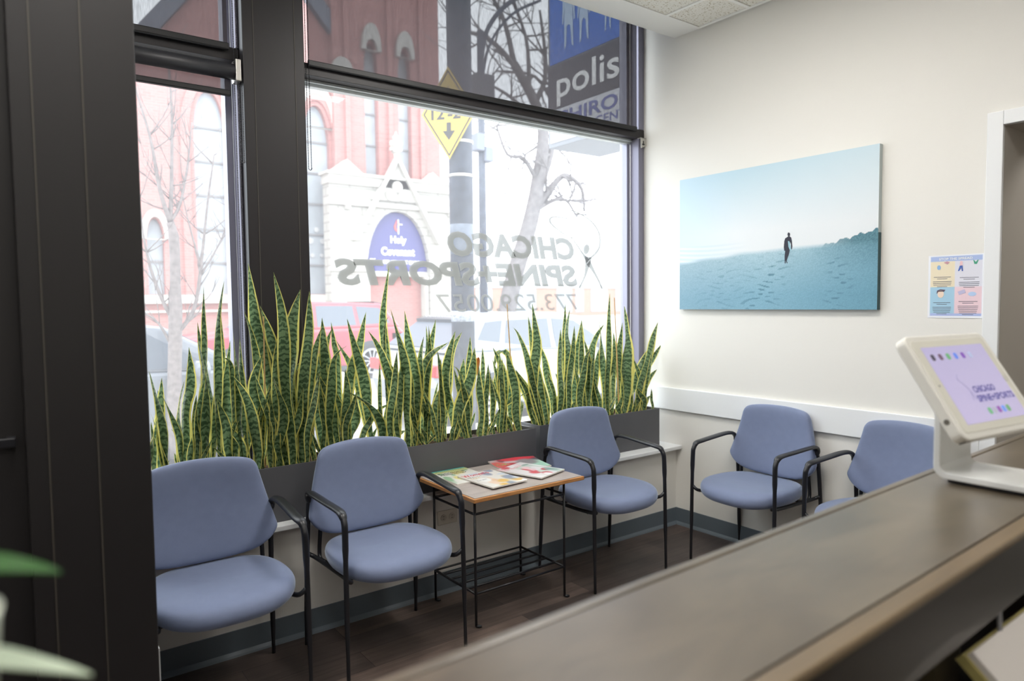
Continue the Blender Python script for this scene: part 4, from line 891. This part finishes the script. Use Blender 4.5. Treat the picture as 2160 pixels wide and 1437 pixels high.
for w_ in wins[1:]:
    for k in range(1): plate(bm, lancet(w_[0], w_[1]+.36, w_[2]-.05, w_[3], w_[4]+.42), [lancet(w_[0], w_[1]+.12, w_[2]-.02, w_[3], w_[4]+.14)], 17.93, 18.01)
cp('brick_arch_surround', bm, BRICK)
bm = bmesh.new(); plate(bm, lancet(.065, .36, 3.3, 3.35, 4.1), [lancet(.065, .23, 3.28, 3.3, 3.90)], 17.9, 18.01); cp('stone_hood', bm, STONEP); bm = bmesh.new()
plate(bm, lancet(4.66, .62, 6.9, 6.95, 8.25), [lancet(4.66, .5, 6.89, 6.92, 7.95)], 17.88, 18.0)
cp('stone_hood', bm, STONEP)
for w_ in wins:
    bm = bmesh.new(); plate(bm, lancet(*w_), [], 18.20, 18.23); o = cp('window', bm, CGLASS)
    z = w_[2]+.9
    while z < w_[4]-.3: bm = bmesh.new(); add_box(bm, w_[0]-w_[1]*.98, w_[0]+w_[1]*.98, .15, .21, z-.03+.04, z+.03+.04); z += .95; obj('glazing_bar', bm, LEAD, o)
    if w_[1] > .3:
        for k in range(5):
            bm = bmesh.new(); lathe(bm, [(.10-.01*k, .16), (.10-.01*k, .19)], (w_[0]+(-.2, .2, 0, -.15, .15)[k], 0, 3.5+(0, 0, .35, -.45, -.45)[k]), 12, 'y'); obj('tracery_rosette', bm, mat('rosette', lin((176, 176, 176)), .7), o)
bm = bmesh.new(); add_box(bm, -6, 5.1, 17.80, 18.0, 1.55, 1.78); add_box(bm, -6, 5.1, 17.85, 18, 1.30, 1.36); cp('sill_course', bm, STONEP)
bm = bmesh.new(); add_box(bm, -6, 5.1, 17.8, 18.0, -.1, .5); cp('plinth', bm, STONE)
bm = bmesh.new()    # gable coping
prism(bm, [(-3.1, 4.35), (2.94, 12.35), (5.25, 9.7), (5.25, 10.4), (2.94, 13.0), (-3.3, 4.8)], 'y', 17.8, 18.4)
cp('gable_coping', bm, SLATE)
# tower
tw = [(6.42, .235, 5.6, 8.9, 9.75), (7.62, .235, 5.6, 8.9, 9.75)]
bm = bmesh.new(); plate(bm, [(5.15, -.1), (8.95, -.1), (8.95, 17), (5.15, 17)], [lancet(*w_) for w_ in tw], 17.75, 18.1)
add_box(bm, 8.6, 8.95, 18.1, 21.5, -.1, 17); add_box(bm, 5.15, 5.4, 18.1, 21.5, 9, 17)
cp('tower_wall', bm, BRICK)
bm = bmesh.new()
for x in (5.5, 6.98, 8.15): add_box(bm, x, x+.16, 17.65, 17.75, 5.5, 12)
cp('tower_pilaster', bm, BRICK)
for w_ in tw:
    bm = bmesh.new(); plate(bm, lancet(*w_), [], 18.0, 18.03); o = cp('window', bm, CGLASS)
    for z in (6.6, 7.6, 8.6): bm = bmesh.new(); add_box(bm, w_[0]-.23, w_[0]+.23, -.05, .0, z, z+.05); obj('glazing_bar', bm, LEAD, o)
    bm = bmesh.new(); plate(bm, lancet(w_[0], .33, 9.5, 9.55, 10.35), [lancet(w_[0], .2, 9.49, 9.5, 9.85)], 17.6, 17.76); cp('stone_hood', bm, STONEP)
bm = bmesh.new(); plate(bm, lancet(5.42, .35, 8.6, 8.65, 9.1), [], 17.6, 17.76); cp('stone_hood', bm, STONEP)
# portal block
bm = bmesh.new(); arch = lancet(7.08, 1.13, -.1, 2.55, 4.45)
plate(bm, [(4.75, -.1), (9.15, -.1), (9.15, 5.2), (4.75, 5.2)], [arch], 17.3, 17.8)
cp('stone_portal', bm, STONE)
bm = bmesh.new()
add_box(bm, 4.7, 9.2, 17.2, 17.8, 5.15, 5.42); add_box(bm, 4.62, 9.28, 17.12, 17.8, 5.42, 5.50); add_box(bm, 4.66, 9.24, 17.2, 17.3, 4.52, 4.66)
add_box(bm, 4.66, 5.95, 17.2, 17.3, 2.5, 2.62); add_box(bm, 8.2, 9.24, 17.2, 17.3, 2.5, 2.62)
for x in (5.3, 9.0): add_box(bm, x-.08, x+.08, 17.15, 17.3, 4.4, 4.52)
prism(bm, [(4.8, 5.5), (6.0, 5.5), (5.4, 5.95)], 'y', 17.4, 17.75); prism(bm, [(8.0, 5.5), (8.9, 5.5), (8.45, 5.85)], 'y', 17.4, 17.75)
cp('stone_moulding', bm, STONEP)
bm = bmesh.new(); ga = [(5.42, 3.45), (6.98, 6.2), (8.56, 3.45)]
prism(bm, [(5.42, 3.45), (6.98, 6.2), (8.56, 3.45), (8.42, 3.45), (6.98, 5.98), (5.56, 3.45)], 'y', 17.05, 17.3)
prism(bm, [(6.1, 4.75), (6.98, 6.1), (7.86, 4.75)], 'y', 17.2, 17.31)
for x, z in ((6.98, 5.2), (6.75, 4.92), (7.2, 4.92)): lathe(bm, [(.18, 17.14), (.18, 17.2), (.12, 17.2)], (x, 0, z), 14, 'y')
cp('portal_gable', bm, STONEP)
bm = bmesh.new(); lathe(bm, [(.06, 6.05), (.09, 6.25), (.16, 6.3), (.08, 6.36), (.2, 6.5), (.22, 6.56), (.08, 6.64), (.13, 6.75), (.05, 6.85), (.02, 6.95)], (6.98, 17.2, 0), 10)
for k in range(4): add_box(bm, 6.98-.2+(k % 2)*.28, 6.98-.08+(k % 2)*.28, 17.15, 17.27, 6.34+.2*(k//2), 6.44+.2*(k//2))
cp('finial', bm, STONEP)
bm = bmesh.new(); plate(bm, lancet(7.08, 1.12, 2.52, 2.55, 4.44), [], 17.50, 17.54); ty = cp('blue_sign_panel', bm, mat('church_sign_blue', lin((70, 70, 122)), .5)); ty['label'] = 'blue pointed panel lettered Holy Covenant'
def ct(s_, x, z, wd, hg, **k):
    o = text('sign_lettering', s_, WHT, wd, hg, ty, **k); o.rotation_euler = (PI/2, 0, 0); o.location = (x, -.52, z+.04)
ct('Holy', 7.15, 3.52, .58, .30, bold=.04); ct('Covenant', 7.13, 3.17, 1.22, .27, bold=.04); ct('UNITED METHODIST CHURCH', 7.2, 2.82, 1.55, .13, bold=.03); ct('925', 6.22, 2.86, .2, .13, bold=.03)
bm = bmesh.new(); add_box(bm, 7.14, 7.17, -.525, -.505, 3.78, 4.25); add_box(bm, 7.14, 7.30, -.525, -.505, 4.08, 4.11); obj('white_cross', bm, WHT, ty)
bm = bmesh.new(); prism(bm, [(7.10, 3.85), (7.02, 3.92), (7.0, 4.02), (7.06, 4.14), (7.10, 4.25), (7.09, 4.1), (7.06, 4.0), (7.10, 3.92)], 'y', -.525, -.505); obj('red_flame', bm, mat('flame_red', lin((206, 92, 80)), .5), ty)
bm = bmesh.new(); add_box(bm, 5.95, 8.21, 17.45, 17.7, 2.36, 2.52); cp('stone_lintel', bm, STONEP)
bm = bmesh.new(); add_box(bm, 6.0, 8.2, 17.95, 18.0, 0, 2.37); dr = cp('door', bm, mat('church_door_red', lin((160, 70, 80)), .5)); dr['label'] = 'red double door'
bm = bmesh.new(); add_box(bm, 7.09, 7.11, -.07, -.05, 0, 2.37); add_box(bm, 6.95, 6.97, -.1, -.05, .95, 1.35); add_box(bm, 7.22, 7.24, -.1, -.05, .95, 1.35); obj('door_pull', bm, LEAD, dr)
bm = bmesh.new()
for y in (17.42, 17.56, 17.70): lathe(bm, [(.06, 0), (.06, 2.2), (.10, 2.3), (.10, 2.36)], (8.14, y, 0), 10)
for y in (17.42, 17.56): lathe(bm, [(.06, 0), (.06, 2.2), (.10, 2.3), (.10, 2.36)], (6.02, y, 0), 10)
cp('jamb_column', bm, STONEP)
# ------------------------------------------------------------------ far shops
fs = thing('far_storefronts', 'low distant row of orange brick shopfronts at the right of the street', 'building', (45, 56, -.17))
def fp(name, bm, m):
    for v in bm.verts: v.co -= Vector((45, 56, -.17))
    return obj(name, bm, m, fs)
bm = bmesh.new(); add_box(bm, 30, 62, 56, 60, -.17, 3.3); fp('wall', bm, mat('orange_brick', lin((170, 128, 112)), .9, var=.05, vscale=1))
bm = bmesh.new(); add_box(bm, 30, 62, 55.9, 60, 3.0, 3.4); fp('cornice', bm, mat('pale_band', lin((176, 180, 184)), .8))
for i, (a, b) in enumerate(((31, 33.6), (36, 38), (40.5, 43.8), (46.8, 49), (49.6, 50.8), (52, 54.6), (56, 60))):
    bm = bmesh.new(); add_box(bm, a, b, 55.95, 56.02, .3, 2.9); fp('shop_window', bm, mat('shop_glass', lin((150, 158, 166)), .3))
# ------------------------------------------------------------------ cars
def wheel(t, x, y, z, r, out):
    bm = bmesh.new(); w_ = .22
    lathe(bm, [(r*.66, -w_/2), (r*.93, -w_/2), (r, -w_/2+.04), (r, w_/2-.04), (r*.93, w_/2), (r*.66, w_/2)], (x, y, z), 32, 'y'); wh = obj('wheel', bm, TIRE, t, smooth=False)
    bm = bmesh.new(); yo = y+out*w_/2
    lathe(bm, [(r*.70, yo-.015), (r*.70, yo+.015), (r*.60, yo+.015), (r*.60, yo-.015)], (x, 0, z), 32, 'y')
    for k in range(10):
        a = 2*PI*k/10+(.12 if k % 2 else -.12); b_ = a+(-.18 if k % 2 else .18)
        tube(bm, [(x+.05*math.cos(a), yo, z+.05*math.sin(a)), (x+r*.64*math.cos(b_), yo, z+r*.64*math.sin(b_))], [.022, .026], 6)
    lathe(bm, [(.07, yo-.02), (.07, yo+.02)], (x, 0, z), 16, 'y'); obj('rim', bm, RIM, wh)
    bm = bmesh.new(); lathe(bm, [(r*.66, y-.02), (r*.66, y+.02)], (x, 0, z), 24, 'y'); obj('brake_disc', bm, CARDARK, wh)
def car(name, label, paint, x0, y0, z0, L, Wd, prof, green, wheels, r, flip, winpanels, group=None):
    """prof: lower body side outline, green: greenhouse side outline (x along the car from its front at 0 to L, z up)"""
    t = thing(name, label, 'car', (x0, y0, z0), PI if flip else 0, group)
    bm = bmesh.new(); prism(bm, prof, 'y', -Wd/2, Wd/2); obj('body', bm, paint, t, bevel=.07, bseg=3)
    bm = bmesh.new(); k = .13
    A = [bm.verts.new((p[0], -Wd/2+.04+(k if i not in (0, len(green)-1) else 0), p[1])) for i, p in enumerate(green)]
    B = [bm.verts.new((p[0], Wd/2-.04-(k if i not in (0, len(green)-1) else 0), p[1])) for i, p in enumerate(green)]
    bm.faces.new(A); bm.faces.new(B[::-1]); n = len(green)
    for i in range(n): bm.faces.new((A[i], B[i], B[(i+1) % n], A[(i+1) % n]))
    obj('cabin', bm, paint, t, bevel=.05, bseg=3)
    zb = min(p[1] for p in green); zt = max(p[1] for p in green)
    for s_ in (-1, 1):
        for wp in winpanels:
            bm = bmesh.new()
            def yy(z): return s_*(Wd/2-.04-k*(z-zb)/(zt-zb))
            Aa = [bm.verts.new((p[0], yy(p[1])+s_*.006, p[1])) for p in wp]; Bb = [bm.verts.new((p[0], yy(p[1])-s_*.02, p[1])) for p in wp]
            bm.faces.new(Aa); bm.faces.new(Bb[::-1]); n = len(wp)
            for i in range(n): bm.faces.new((Aa[i], Bb[i], Bb[(i+1) % n], Aa[(i+1) % n]))
            obj('side_window', bm, CARGLASS, t)
    def slab(a, b, nm):      # glass between two outline points across the car
        bm = bmesh.new(); pa, pb = Vector((a[0], 0, a[1])), Vector((b[0], 0, b[1])); d_ = (pb-pa); nrm = Vector((-d_.z, 0, d_.x)).normalized()
        pa2, pb2 = pa+d_*.1, pb-d_*.1; q = []
        for off in (-.02, .008):
            for p, hw in ((pa2, Wd/2-.16), (pb2, Wd/2-.24)):
                for s_ in (-1, 1): q.append(bm.verts.new(p+nrm*off+Vector((0, s_*hw, 0))))
        for f in ((0, 1, 3, 2), (4, 6, 7, 5), (0, 4, 5, 1), (2, 3, 7, 6), (0, 2, 6, 4), (1, 5, 7, 3)): bm.faces.new([q[i] for i in f])
        obj(nm, bm, CARGLASS, t)
    slab(green[0], green[1], 'windscreen'); slab(green[-1], green[-2], 'rear_window')
    for wx in wheels:
        for s_ in (-1, 1):
            bm = bmesh.new(); lathe(bm, [(r*1.14, -.10), (r*1.14, .10)], (wx, s_*(Wd/2-.095), r), 28, 'y'); obj('wheel_arch', bm, CARDARK, t)
            wheel(t, wx, s_*(Wd/2-.10), r, r, s_)
    for s_ in (-1, 1):
        bm = bmesh.new(); add_box(bm, -.012, .42, s_*(Wd/2-.22)-.2, s_*(Wd/2-.22)+.225, .78*zb, .9*zb); obj('headlight', bm, LENSW, t, bevel=.02)
        bm = bmesh.new(); add_box(bm, L-.35, L+.012, s_*(Wd/2-.16)-.16, s_*(Wd/2-.16)+.17, .76*zb, .92*zb); obj('tail_light', bm, LENS, t, bevel=.02)
        bm = bmesh.new(); lathe(bm, [(.02, -.08), (.09, -.06), (.1, .06), (.04, .09)], (green[0][0]+.55, s_*(Wd/2+.06), zb+.04), 10, 'x'); obj('door_mirror', bm, paint, t, smooth=True)
    bm = bmesh.new(); add_box(bm, -.015, .04, -Wd/2+.42, Wd/2-.42, .62*zb, .86*zb); add_box(bm, -.012, .04, -Wd/2+.2, Wd/2-.2, .28*zb, .46*zb); obj('grille', bm, CARDARK, t)
    bm = bmesh.new(); add_box(bm, .3, L-.3, -Wd/2+.02, Wd/2-.02, .22, .34); obj('sill_trim', bm, CARDARK, t)
    bm = bmesh.new(); prism(bm, [(green[-2][0]-.15, zt-.02), (green[-2][0]+.18, zt-.07), (green[-2][0]+.16, zt-.12), (green[-2][0]-.1, zt-.08)], 'y', -Wd/2+.25, Wd/2-.25); obj('rear_spoiler', bm, CARDARK, t)
    return t
suvp = [(.0, .45), (.02, .95), (.12, 1.03), (1.25, 1.12), (4.5, 1.14), (4.62, 1.05), (4.66, .55), (4.55, .30), (.25, .28)]
suvg = [(1.15, 1.10), (1.95, 1.68), (2.3, 1.72), (4.15, 1.66), (4.58, 1.12)]
suvw = [[(1.5, 1.16), (2.12, 1.60), (2.55, 1.62), (2.55, 1.17)], [(2.62, 1.17), (2.62, 1.62), (3.45, 1.61), (3.5, 1.19)], [(3.58, 1.19), (3.53, 1.60), (4.08, 1.56), (4.32, 1.22)]]
car('sport_utility_vehicle', 'bright red sport utility vehicle parked in front of the church', REDPAINT, -.72, 12.1, -.17, 4.66, 1.95, suvp, suvg, (.95, 3.82), .395, False, suvw)
crp = [(.0, .42), (.03, .72), (.2, .86), (1.1, .98), (4.05, 1.02), (4.32, .98), (4.40, .6), (4.3, .30), (.2, .25)]
crg = [(1.0, .96), (1.85, 1.44), (2.3, 1.50), (3.6, 1.47), (4.25, 1.02)]
crw = [[(1.42, 1.02), (2.02, 1.38), (2.42, 1.42), (2.42, 1.02)], [(2.5, 1.02), (2.5, 1.42), (3.2, 1.41), (3.32, 1.03)], [(3.4, 1.04), (3.28, 1.41), (3.55, 1.39), (3.78, 1.08)]]
car('crossover_car', 'white crossover car parked at the near curb at the right', WHITEPAINT, 5.12, 5.25, -.17, 4.4, 1.82, crp, crg, (.9, 3.5), .35, True, crw)
car('crossover_car', 'grey car parked at the near curb at the left behind the plants', GREYPAINT, -.35, 5.5, -.17, 4.4, 1.82, crp, crg, (.9, 3.5), .35, True, crw)
# ------------------------------------------------------------------ utility pole with clearance sign
t = thing('utility_pole', 'thick grey weathered pole at the curb outside the window', 'pole', (.66, 3.6, -.03))
bm = bmesh.new(); tube(bm, [(0, 0, 0), (0, 0, 9)], [.128, .145], 24); obj('shaft', bm, POLE, t, smooth=True)
bm = bmesh.new(); tube(bm, [(0, 0, 2.05), (0, 0, 2.62)], [.1325, .1325], 24); obj('painted_patch', bm, mat('pole_patch', lin((104, 112, 124)), .6, var=.2, vscale=12), t, smooth=True)
bm = bmesh.new(); 
for z in (3.27, 2.9): tube(bm, [(0, 0, z), (0, 0, z+.03)], [.143, .143], 24)
obj('steel_band', bm, STEEL, t, smooth=True)
bm = bmesh.new(); tube(bm, [(0, 0, 1.30), (0, 0, 1.42)], [.1325, .1325], 24); obj('worn_sticker', bm, mat('sticker_pale', lin((150, 156, 166)), .6, var=.4, vscale=40), t, smooth=True)
ss = thing('clearance_sign', 'yellow diamond clearance sign with black arrow beside the grey pole', 'road sign', (.487, 3.56, 3.545), math.radians(-50))
YEL = mat('sign_yellow', lin((182, 154, 56)), .5); SBK = mat('sign_black', lin((46, 44, 44)), .6)
h_ = .50
bm = bmesh.new(); prism(bm, [(0, -h_), (h_*.62, 0), (0, h_), (-h_*.62, 0)], 'y', 0, .004); obj('sign_plate', bm, YEL, ss)
bm = bmesh.new(); B_ = [(0, -h_*.93), (h_*.577, 0), (0, h_*.93), (-h_*.577, 0)]; b_ = [(0, -h_*.88), (h_*.545, 0), (0, h_*.88), (-h_*.545, 0)]
for i in range(4): prism(bm, [B_[i], B_[(i+1) % 4], b_[(i+1) % 4], b_[i]], 'y', -.003, -.0005)
obj('sign_border', bm, SBK, ss)
o = text('sign_lettering', "12'-2\"", SBK, .40, .13, ss, bold=.03); o.rotation_euler = (PI/2, 0, 0); o.location = (0, -.002, 0.0)
bm = bmesh.new(); prism(bm, [(-.025, -.10), (.025, -.10), (.025, -.19), (.07, -.19), (0, -.29), (-.07, -.19), (-.025, -.19)], 'y', -.003, -.0005); prism(bm, [(-.025, .10), (.025, .10), (.025, .19), (.07, .19), (0, .29), (-.07, .19), (-.025, .19)], 'y', -.003, -.0005); obj('sign_arrow', bm, SBK, ss)
# traffic signal pole
t = thing('traffic_signal_pole', 'slim dark traffic signal pole with curved mast arm right of the thick pole', 'traffic signal', (4.66, 9, -.17))
bm = bmesh.new(); tube(bm, [(0, 0, 0), (0, 0, 7.2)], [.09, .07], 12); obj('shaft', bm, POLE, t, smooth=True)
bm = bmesh.new(); tube(bm, spline([(0, 0, 6.4), (.15, 0, 7.2), (.7, 0, 7.9), (1.6, 0, 8.4), (3, 0, 8.6)], 6), .05, 8); tube(bm, spline([(0, 0, 5.9), (.2, 0, 6.9), (.8, 0, 7.7), (1.6, 0, 8.2)], 6), .03, 8); obj('mast_arm', bm, POLE, t, smooth=True)
bm = bmesh.new(); add_box(bm, -.22, .22, -.2, .1, 5.75, 6.3); obj('signal_head', bm, CARDARK, t, bevel=.03)
bm = bmesh.new(); add_box(bm, -.22, -.02, -.15, .1, 4.75, 5.1); add_box(bm, .0, .2, -.15, .1, 4.55, 4.85); obj('pedestrian_signal', bm, mat('signal_grey', lin((110, 116, 128)), .6), t, bevel=.02)
# ------------------------------------------------------------------ trees
def grow(bm, p, d, L, r, depth, rnd, spread=.55, up_=.1, seg=5, kids=(2, 3)):
    pts = [p]; dd = d.normalized()
    for k in range(3):
        dd = (dd+Vector((rnd.uniform(-1, 1), rnd.uniform(-1, 1), rnd.uniform(-1, 1)))*.16+Vector((0, 0, up_))).normalized(); pts.append(pts[-1]+dd*L/3)
    tube(bm, pts, [r, r*.85, r*.7, r*.55], seg)
    if depth == 0: return
    for k in range(rnd.randint(*kids)):
        i = rnd.choice((1, 2, 3, 3)); nd = (dd+Vector((rnd.uniform(-1, 1), rnd.uniform(-1, 1), rnd.uniform(-.7, 1)))*spread).normalized()
        grow(bm, pts[i], nd, L*rnd.uniform(.6, .85), r*(.5 if i < 3 else .55), depth-1, rnd, spread, up_, max(3, seg-1), kids)
rnd = random.Random(4)
t = thing('street_tree', 'slender bare young tree outside the left window', 'tree', (-2.16, 4.5, -.03))
bm = bmesh.new()
def rel(pts, o): return [Vector(p)-Vector(o) for p in pts]
O = (-2.16, 4.5, -.03)
tube(bm, spline(rel([(-2.16, 4.5, -.03), (-2.17, 4.5, .6), (-2.14, 4.5, 1.27), (-2.12, 4.5, 2.07), (-2.15, 4.5, 2.3)], O), 4), [.075]*5+[.065]*5+[.05]*4+[.04]*3, 10)
mains = [([(-2.15, 4.5, 2.3), (-2.24, 4.45, 2.6), (-2.32, 4.4, 3.1), (-2.45, 4.4, 3.6)], .026), ([(-2.15, 4.5, 2.3), (-2.12, 4.5, 2.8), (-2.10, 4.5, 3.4), (-2.12, 4.5, 4.0)], .024), ([(-2.15, 4.5, 2.3), (-2.05, 4.5, 2.5), (-1.97, 4.5, 2.9), (-1.92, 4.5, 3.3)], .02),
         ([(-2.13, 4.5, 1.2), (-1.95, 4.55, 1.45), (-1.88, 4.5, 1.9), (-1.80, 4.5, 2.5), (-1.72, 4.5, 3.0)], .026), ([(-2.14, 4.5, 1.3), (-2.27, 4.5, 1.6), (-2.37, 4.5, 2.0), (-2.42, 4.5, 2.5)], .022), ([(-2.15, 4.5, 1.0), (-2.28, 4.5, 1.3), (-2.45, 4.5, 1.45), (-2.6, 4.5, 1.6)], .016),
         ([(-1.88, 4.5, 1.85), (-1.98, 4.5, 2.3), (-2.05, 4.5, 2.7)], .014), ([(-1.88, 4.5, 1.8), (-1.68, 4.5, 2.15), (-1.55, 4.45, 2.55)], .012)]
for pts, r in mains:
    q = spline(rel(pts, O), 4); tube(bm, q, [r*(1-.7*i/(len(q)-1)) for i in range(len(q))], 6)
    for k in range(11):
        i = rnd.randint(2, len(q)-1); grow(bm, q[i], Vector((rnd.uniform(-1, 1), rnd.uniform(-.5, .5), rnd.uniform(.2, 1.1))), rnd.uniform(.2, .42), r*.32, 1, rnd, .5, .12, 4, (1, 3))
obj('trunk_and_branches', bm, BARK, t, smooth=True)
t = thing('street_tree', 'large gnarled bare tree far down the street at the right of the window', 'tree', (7.5, 12, -.17))
bm = bmesh.new(); O = (7.5, 12, -.17)
tk = spline(rel([(7.4, 12, -.17), (7.55, 12, 1.58), (8.3, 12, 3.67), (8.62, 12, 4.96), (8.78, 12, 6.1), (8.5, 12, 6.9), (7.8, 12, 7.8)], O), 5)
tube(bm, tk, [.27-.16*i/(len(tk)-1) for i in range(len(tk))], 12)
for pts, r in (([(8.5, 12, 4.06), (9.3, 12, 4.9), (9.71, 12, 5.03), (10.2, 12, 4.72), (10.3, 12, 4.1)], .14), ([(8.5, 12, 4.0), (9.1, 12, 4.3), (9.6, 12, 4.35), (10.0, 12, 3.9)], .10), ([(8.6, 12, 4.7), (8.1, 12, 5.34), (7.54, 12, 5.4), (7.2, 12, 6.1)], .10), ([(8.55, 12, 4.5), (9.05, 12, 5.6), (9.2, 12, 6.8), (9.3, 12, 8.5)], .16),
               ([(8.5, 12, 6.9), (8.9, 12, 7.8), (8.7, 12, 9.4)], .12), ([(7.9, 12, 7.7), (6.9, 12, 8.3), (5.8, 12, 8.2)], .11), ([(7.8, 12, 7.8), (7.4, 12, 9), (6.4, 12, 10)], .11), ([(8.7, 12, 6.3), (7.7, 12, 6.9), (6.7, 12, 7.2)], .09), ([(8.3, 12, 7.3), (8.2, 12, 8.6), (7.5, 12, 9.8)], .09), ([(9.2, 12, 6.9), (8.5, 12, 7.6), (7.2, 12, 7.5)], .08)):
    q = spline(rel(pts, O), 4); tube(bm, q, [.75*r*(1-.65*i/(len(q)-1)) for i in range(len(q))], 7)
    for k in range(8):
        i = rnd.randint(2, len(q)-1); grow(bm, q[i], Vector((rnd.uniform(-1, 1), rnd.uniform(-.5, .5), rnd.uniform(-.6, 1))), rnd.uniform(.5, 1.0), r*.3, 2, rnd, .8, .03, 4, (2, 3))
obj('trunk_and_branches', bm, BARK2, t, smooth=True)
# ------------------------------------------------------------------ projecting business sign outside
t = thing('projecting_sign', 'boxy shop sign jutting out over the sidewalk, blue above, dark band lettered polish', 'sign', (.45, 1.82, 2.84))
SX, SY = .62, -1.25
bm = bmesh.new(); add_box(bm, 0, SX, SY, 0, 0, 2.0); obj('sign_box', bm, mat('sign_grey', lin((120, 124, 130)), .6), t, bevel=.004)
def sp_(name, y0, y1, z0, z1, m, x=-.006):
    bm = bmesh.new(); add_box(bm, x, x+.006, y1, y0, z0, z1); return obj(name, bm, m, t)
sp_('blue_panel', -.03, SY+.03, .715, 1.42, mat('sign_blue', lin((30, 96, 190)), .5))
sp_('dark_panel', -.0, SY, .33, .70, mat('sign_dark', lin((62, 60, 70)), .6)); sp_('dark_frame', 0, SY, 1.42, 1.95, MATS['sign_dark'])
sp_('white_panel', -.03, SY+.03, .04, .32, mat('sign_white', lin((214, 216, 222)), .6))
def st(s_, m, wd, hg, y, z, **k):
    o = text('sign_lettering', s_, m, wd, hg, t, **k); o.rotation_euler = (PI/2, 0, -PI/2); o.location = (-.009, y, z); return o
st('polish', WHT, .96, .30, -.60, .49, bold=.012); NAVY = mat('sign_navy', lin((70, 84, 160)), .5)
st('CHIROPRACTIC', NAVY, 1.75, .115, -.98, .235, bold=.02).location = (-.009, -.98, .235)
st('CENTER', NAVY, .5, .07, -.85, .12, bold=.01)
for y, s_ in ((-.28, 1.0), (-.47, .95), (-.75, .6)):      # pale standing figures on the blue panel
    bm = bmesh.new()
    P_ = [(-.05, 0), (-.03, .02), (-.02, .18), (0, .2), (.02, .18), (.035, .02), (.055, 0), (.05, .22), (.045, .36), (.06, .22), (.075, .22), (.065, .42), (.03, .47), (.022, .5), (.03, .55), (0, .58), (-.03, .55), (-.022, .5), (-.03, .47), (-.065, .42), (-.075, .22), (-.06, .22), (-.045, .36), (-.05, .22)]
    v = [bm.verts.new((-.0085, y-p[0]*s_*1.1, .80+p[1]*s_)) for p in P_]; bm.faces.new(v); obj('pale_figure', bm, mat('figure_pale', lin((170, 190, 214)), .6), t)
bm = bmesh.new(); add_box(bm, .28, .34, SY-.2, SY, .4, .48); add_box(bm, .28, .34, SY-.2, SY, 1.5, 1.58); obj('wall_arm', bm, BLKMETAL, t)
